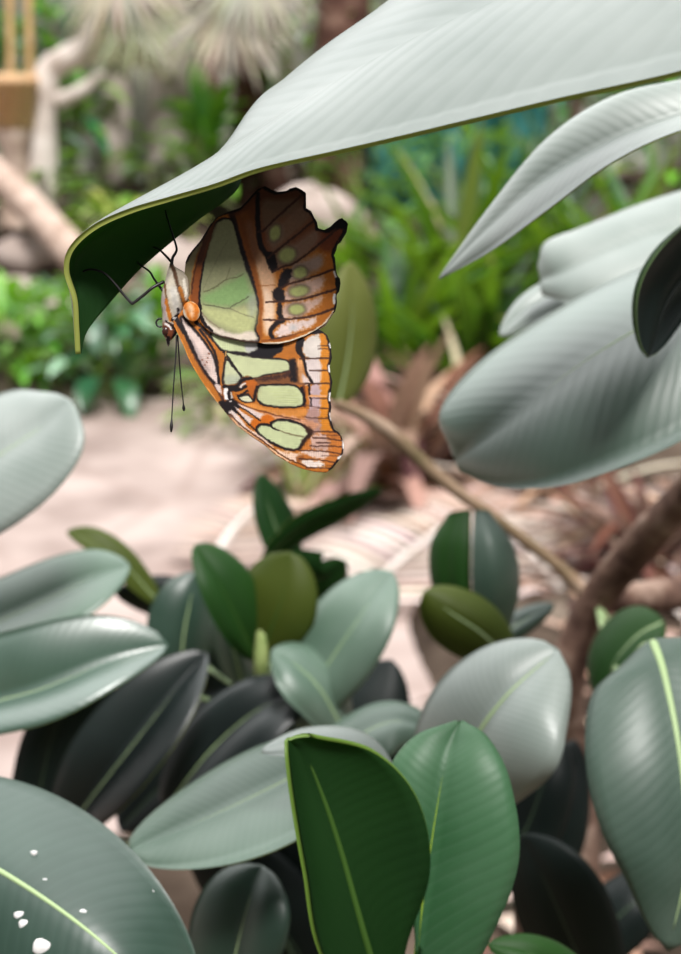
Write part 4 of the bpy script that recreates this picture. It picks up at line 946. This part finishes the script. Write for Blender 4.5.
# rocks on the bank
STONE = basic('bank_stone', None, rough=.9, spec=.1, noise=[(.3, L3(138, 122, 114)), (.6, L3(190, 176, 168)), (.8, L3(214, 204, 198))], nscale=4, bump=.5)
for k, (px, py, d, rx, rz, lb_) in enumerate([(60, 285, 8.4, .30, .09, 'flat pale stone on the bank above the dark broad-leaved bush'), (200, 262, 8.4, .34, .20, 'pale rounded stone behind the butterfly body'), (10, 275, 8.5, .28, .12, 'pale stone low on the bank at the left edge'), (150, 240, 9.0, .30, .16, 'pale stone on the bank behind the butterfly legs'), (30, 225, 9.2, .26, .14, 'brownish stone under the fallen pale log'), (315, 215, 8.6, .34, .32, 'pinkish stone behind the upper wing tip'), (245, 330, 7.8, .3, .16, 'pale stone at the foot of the bank behind the butterfly')]):
    c = np.array(onb(px, py, d)); V = []; Fc = []; nu, nv = 18, 10; rr = np.random.RandomState(k); q = rr.rand(4)*6
    for a_ in range(nv+1):
        th = math.pi*a_/nv
        for b_ in range(nu):
            p_ = 2*math.pi*b_/nu; s_ = 1+.16*math.sin(2*p_+q[0])+.10*math.sin(3*p_+q[1])*math.sin(2*th+q[2])
            V.append(c+np.array([rx*s_*math.sin(th)*math.cos(p_), .7*rx*s_*math.sin(th)*math.sin(p_), rz*(s_*math.cos(th)+.55)]))
    for a_ in range(nv):
        for b_ in range(nu): Fc.append([a_*nu+b_, a_*nu+(b_+1) % nu, (a_+1)*nu+(b_+1) % nu, (a_+1)*nu+b_])
    o = make_obj('stone', V, Fc, STONE, origin=c); tag(o, lb_, 'stone', 'stones lying on the planted bank')
# stakes and planter at the far left
CANE = basic('bamboo_cane', None, rough=.6, noise=[(.3, L3(176, 140, 92)), (.7, L3(212, 180, 128))], nscale=4)
for px, lb_ in ((8, 'bamboo stake nearest the left edge of the picture'), (27, 'bamboo stake between the orange pot and the pale bent tree')):
    a = np.array(onb(px, 140, 10.4)); b = P(px+1, -60, 10.4); tt = thing('bamboo_stake', tuple(a), lb_, 'stake', 'bamboo stakes at the upper left')
    v, f = tube(np.linspace(a-np.array([0, 0, .04]), b, 24), [.032 if i % 6 else .038 for i in range(24)], 10); part('cane', v, f, CANE, tt)
TERRA = basic('orange_terracotta', None, rough=.7, noise=[(.3, L3(222, 172, 128)), (.7, L3(240, 204, 160))], nscale=3)
def lathe(c, prof, nu=28):
    V = []; Fc = []
    for r, z in prof:
        for k in range(nu): V.append(c+np.array([r*math.cos(6.2832*k/nu), r*math.sin(6.2832*k/nu), z]))
    for i in range(len(prof)-1):
        for k in range(nu): Fc.append([i*nu+k, i*nu+(k+1) % nu, (i+1)*nu+(k+1) % nu, (i+1)*nu+k])
    return V, Fc
c = np.array(onb(14, 150, 9.9)); top = P(14, 76, 9.9)[2]; hz = top-c[2]
tt = thing('flower_pot', tuple(c), 'orange terracotta pot on a pedestal at the upper left', 'pot')
v, f = lathe(c, [(0, 0), (.16, 0), (.13, .04), (.10, hz*.5), (.14, hz*.62), (.14, hz*.68)]); part('pedestal', v, f, LOGM, tt)
v, f = lathe(c, [(0, hz*.66), (.15, hz*.66), (.19, hz*.92), (.21, hz*.92), (.21, hz), (.19, hz), (.17, hz*.9), (0, hz*.88)]); part('pot', v, f, TERRA, tt)
# fan palm
def fan(parent, hub, nrm, upv, n, length, width, col, span=2.6, droop=.5):
    mb = MB(); nrm = np.array(nrm, float)/np.linalg.norm(nrm); upv = np.array(upv, float); upv -= nrm*upv.dot(nrm); upv /= np.linalg.norm(upv); s = np.cross(nrm, upv)
    for k in range(n):
        a = -span/2+span*k/(n-1); d = upv*math.cos(a)+s*math.sin(a)
        strip(mb, hub, d, nrm, length*random.uniform(.85, 1.05), width, droop*random.uniform(.6, 1.3), jit(col, 10), seg=6, vfold=.3, prof=lambda t: (.25+1.2*t if t < .55 else .91*(1-(t-.55)/.45))+.02)
    part('frond', mb.V(), mb.f, FDRY if col[0] > col[1] else FG, parent, col=mb.C())
c = np.array(onb(282, 150, 10.8)); pt = thing('fan_palm', tuple(c), 'greyish fan palm with drooping fronds at the top of the picture', 'palm')
topc = P(185, -22, 10.0)
v, f = tube(cat(np.array([c-np.array([0, 0, .05]), (c+topc)/2+np.array([.15, 0, 0]), topc]), 16), np.linspace(.12, .09, 16), 12, .2); part('trunk', v, f, DK, pt)
for dx, dz, col in ((-.45, .05, (196, 190, 170)), (-.2, .28, (186, 186, 160)), (.2, .3, (178, 186, 160)), (.5, .05, (190, 186, 170)), (-.3, -.2, (170, 172, 140)), (.35, -.2, (200, 192, 176))):
    hub = topc+np.array([dx, -.25, dz]); v, f = tube([topc, (topc+hub)/2+np.array([0, 0, .06]), hub], .014, 6); part('stalk', v, f, GSTEM, pt)
    fan(pt, hub, (dx*.5, -1, .7), (dx, -.3, -.35 if dz < .2 else .5), 24, .70, .055, col, span=3.6)

# ---- turquoise sheet behind the strap leaves
TQ = basic('turquoise_sheet', None, rough=.4, spec=.5, noise=[(.3, L3(34, 92, 88)), (.5, L3(62, 124, 118)), (.7, L3(100, 150, 140))], nscale=2.2)
V = []; nx_, nz_ = 50, 16
a, b = np.array(onb(352, 190, 10.6)), np.array(onb(548, 190, 10.6)); zt = P(400, 104, 10.6)[2]
for j in range(nz_):
    for i in range(nx_):
        t = i/(nx_-1); z0 = a[2]*(1-t)+b[2]*t-.02; z1 = zt+.05*math.sin(t*9)
        V.append((a[0]*(1-t)+b[0]*t, a[1]+.07*math.sin(t*38)+.05*math.sin(t*17+j*.3), z0+(z1-z0)*j/(nz_-1)))
o = make_obj('tarpaulin', V, [[j*nx_+i, j*nx_+i+1, (j+1)*nx_+i+1, (j+1)*nx_+i] for j in range(nz_-1) for i in range(nx_-1)], TQ, origin=(a+b)/2)
tag(o, 'turquoise sheet glimpsed far behind, under the large silvery leaf', 'sheet'); md = o.modifiers.new('t', 'SOLIDIFY'); md.thickness = .006

# ---- strap-leaved clumps at the right
SG = [(38, 84, 20), (58, 108, 28), (22, 58, 18), (84, 130, 54), (14, 38, 14), (26, 56, 20), (120, 110, 70)]
GS = 'strap-leaved clumps on the right bank'
for px, py, d, n, ln, lb_ in [(395, 385, 6.6, 60, 1.05, 'strap-leaved clump right of the butterfly'), (455, 350, 7.2, 64, 1.1, 'strap-leaved clump below the turquoise sheet'), (520, 345, 7.4, 66, 1.15, 'strap-leaved clump behind the narrow grey leaf tip'), (590, 345, 7.2, 70, 1.25, 'tall strap-leaved clump under the narrow grey leaf'), (660, 340, 7.2, 66, 1.25, 'tall strap-leaved clump at the right edge'), (480, 410, 6.2, 46, .75, 'low strap-leaved clump beside the brown withered leaves'), (350, 330, 8.2, 36, .6, 'small strap-leaved clump behind the wing edge')]:
    clump('strap_leaf_plant', onb(px, py, d), int(n*.62), ln, .11, SG, lb_, 'plant', spread=.85, group=GS, r0=.16)
clump('strap_leaf_plant', onb(395, 330, 6.3), 9, .75, .16, [(44, 104, 40), (60, 124, 44)], 'dark broad-bladed plant arching behind the olive-yellow leaf', 'plant', spread=1.0, bend=1.6, mat=FGL)
bush('leafy_bush', onb(372, 175, 9.9), .75, .9, 70, .3, .07, [(60, 110, 60), (90, 140, 80), (40, 90, 56)], 'open green bush in front of the left end of the turquoise sheet', 'bush')
bush('leafy_bush', onb(470, 170, 9.8), .7, 1.3, 80, .32, .06, [(60, 120, 50), (84, 140, 70), (120, 150, 110)], 'open green bush in front of the middle of the turquoise sheet', 'bush')
# withered leaves
BR = [(164, 132, 116), (130, 96, 80), (98, 68, 56), (186, 158, 142), (80, 54, 46)]
clump('withered_plant', onb(398, 455, 5.3), 46, .85, .13, BR, 'withered brown plant with curled dry leaves right of the butterfly', 'plant', spread=1.2, mat=FDRY, bend=2.0, r0=.14)
clump('withered_plant', onb(392, 455, 5.0), 26, .8, .10, [(150, 118, 102), (128, 94, 78), (170, 140, 124)], 'large drooping dead pinkish-brown leaves right of the olive-yellow leaf', 'plant', spread=.7, mat=FDRY, bend=2.0, r0=.1)
clump('withered_plant', onb(470, 470, 5.6), 40, .6, .06, BR, 'withered brown clump behind the long bare branch', 'plant', spread=1.3, mat=FDRY, bend=1.8, r0=.14)
clump('withered_plant', onb(560, 500, 5.0), 30, .8, .05, [(190, 164, 146), (150, 120, 104), (206, 186, 172)], 'withered pale stalks under the broad blunt leaf', 'plant', spread=1.2, mat=FDRY, bend=1.0, r0=.12)
clump('withered_plant', onb(650, 560, 4.2), 44, .55, .05, [(96, 60, 54), (120, 80, 70), (76, 48, 44), (150, 110, 96)], 'withered dark brown clump behind the trunk fork', 'plant', spread=1.3, mat=FDRY, bend=1.6, r0=.14)
# dry palm frond fallen on the path
def frond(base, dirv, n, length, ll, lw, cols, label, lift=.03):
    t = thing('fallen_palm_frond', tuple(base), label, 'palm frond'); mb = MB(); b = np.array(base, float); d = np.array(dirv, float); d /= np.linalg.norm(d)
    s = np.cross(d, (0, 0, 1)); pth = [b+d*length*k/12+np.array([0, 0, lift+.10*math.sin(math.pi*k/12)]) for k in range(13)]
    v, f = tube(pth, np.linspace(.014, .004, 13), 8); part('stalk', v, f, PALE, t)
    for k in range(n):
        u_ = .1+.9*k/n; p = b+d*length*u_+np.array([0, 0, lift+.10*math.sin(math.pi*u_)])
        for sg in (-1, 1):
            strip(mb, p, d*.6+s*sg*.9+np.array([0, 0, .12]), (0, 0, 1), ll*(1-.5*u_)*random.uniform(.8, 1.1), lw, .35, jit(random.choice(cols), 8), seg=5, vfold=.1)
    part('leaflets', mb.V(), mb.f, FDRY, t, col=mb.C()); return t
frond(G(330, 640), (.55, 1.0, 0), 26, 1.5, .55, .035, [(214, 196, 186), (196, 172, 158), (226, 212, 204)], 'dry pale palm frond lying on the path below the butterfly')
frond(G(560, 600), (-.3, 1.0, 0), 24, 1.2, .45, .03, [(214, 192, 180), (190, 160, 146), (170, 136, 120)], 'dry pinkish palm frond lying behind the trunk')
frond(G(200, 590), (.3, 1.0, 0), 16, .9, .34, .03, [(196, 168, 150), (176, 148, 128), (206, 184, 170)], 'short dry tan frond lying on the path left of the narrow dark leaf')
clump('strap_leaf_plant', onb(300, 505, 4.9), 26, .42, .02, [(96, 120, 60), (130, 150, 90), (190, 180, 140)], 'thin grassy tuft on the path below the wing tip', 'plant', spread=1.0, r0=.06, bend=.6)
V = []; n1, n2 = 40, 70  # soil bed; unseen stretch around the camera added to cut bounce light
for j in range(n2):
    for i in range(n1):
        y = -3.0+6.9*j/(n2-1); xl = -3.5+3.55/(1+math.exp(-(y-2.0)*6))+.05*y+.05*math.sin(y*5); x = xl+(2.6-xl)*i/(n1-1)
        V.append((x, y, (.012+.02*math.sin(x*9)*math.sin(y*7)+.02) if 0 < i < n1-1 and 0 < j < n2-1 else -.01))
o = make_obj('floor', V, [[j*n1+i, j*n1+i+1, (j+1)*n1+i+1, (j+1)*n1+i] for j in range(n2-1) for i in range(n1-1)], SOIL); o.name = 'floor_bed'; o['kind'] = 'structure'
# litter in the near bed (uncountable)
mb = MB()
for k in range(900):
    x = random.uniform(.05, 1.8); y = random.uniform(1.2, 5.0)
    if x < .02+.08*y: continue
    a = random.random()*6.28
    strip(mb, (x, y, .055+random.random()*.02), (math.cos(a), math.sin(a), random.uniform(0, .25)), (0, 0, 1), random.uniform(.06, .16), random.uniform(.02, .05), .6, jit(random.choice(BR+[(206, 180, 168), (220, 200, 190)]), 12), seg=4)
o = make_obj('leaf_litter', mb.V(), mb.f, FDRY, col=mb.C()); tag(o, 'brown and pinkish dry leaf litter on the ground at the lower right', 'leaf litter', kind='stuff')


# ------------------------------------------------------------------ light
W = bpy.data.worlds.new('world'); S.world = W; W.use_nodes = True
nt = W.node_tree; nt.nodes.clear(); N = nt.nodes; L = nt.links
out = N.new('ShaderNodeOutputWorld'); bg = N.new('ShaderNodeBackground')
tc = N.new('ShaderNodeTexCoord'); sp = N.new('ShaderNodeSeparateXYZ'); L.new(tc.outputs['Generated'], sp.inputs[0])
rp = N.new('ShaderNodeValToRGB'); cr = rp.color_ramp           # dim near the ground, bright glass roof overhead
cr.elements[0].position = 0.0; cr.elements[0].color = (.07, .08, .065, 1)
cr.elements[1].position = .75; cr.elements[1].color = (.46, .46, .48, 1)
e = cr.elements.new(.2); e.color = (.2, .21, .21, 1)
L.new(sp.outputs['Z'], rp.inputs['Fac'])
dt = N.new('ShaderNodeVectorMath'); dt.operation = 'DOT_PRODUCT'; dt.inputs[1].default_value = Vector((-.25, .62, .74)).normalized()
L.new(tc.outputs['Generated'], dt.inputs[0])
lb2 = N.new('ShaderNodeMapRange'); lb2.interpolation_type = 'SMOOTHSTEP'; lb2.inputs['From Min'].default_value = .42; lb2.inputs['From Max'].default_value = .98; lb2.inputs['To Max'].default_value = 2.5
L.new(dt.outputs['Value'], lb2.inputs['Value'])
ad = N.new('ShaderNodeMixRGB'); ad.blend_type = 'ADD'; ad.inputs['Fac'].default_value = 1
L.new(rp.outputs['Color'], ad.inputs[1]); L.new(lb2.outputs[0], ad.inputs[2])
L.new(ad.outputs['Color'], bg.inputs['Color']); bg.inputs['Strength'].default_value = 1.0
L.new(bg.outputs['Background'], out.inputs['Surface'])
sd = bpy.data.lights.new('sun', 'SUN'); sun = bpy.data.objects.new('sun', sd); COL.objects.link(sun)
sd.energy = 5.0; sd.angle = math.radians(16); sd.color = (1, .97, .94)
az, el = math.radians(SUN_AZ if 'SUN_AZ' in globals() else 165), math.radians(60)
dirv = Vector((math.sin(az)*math.cos(el), math.cos(az)*math.cos(el), math.sin(el)))
sun.rotation_euler = dirv.to_track_quat('Z', 'Y').to_euler(); sun.location = (2, 4, 6)

vs = S.view_settings; vs.view_transform = 'Standard'; vs.look = 'None'; vs.gamma = 1; vs.use_curve_mapping = False; vs.exposure = 0.0
S.cycles.use_denoising = True
S.cycles.max_bounces = 8; S.cycles.transparent_max_bounces = 8
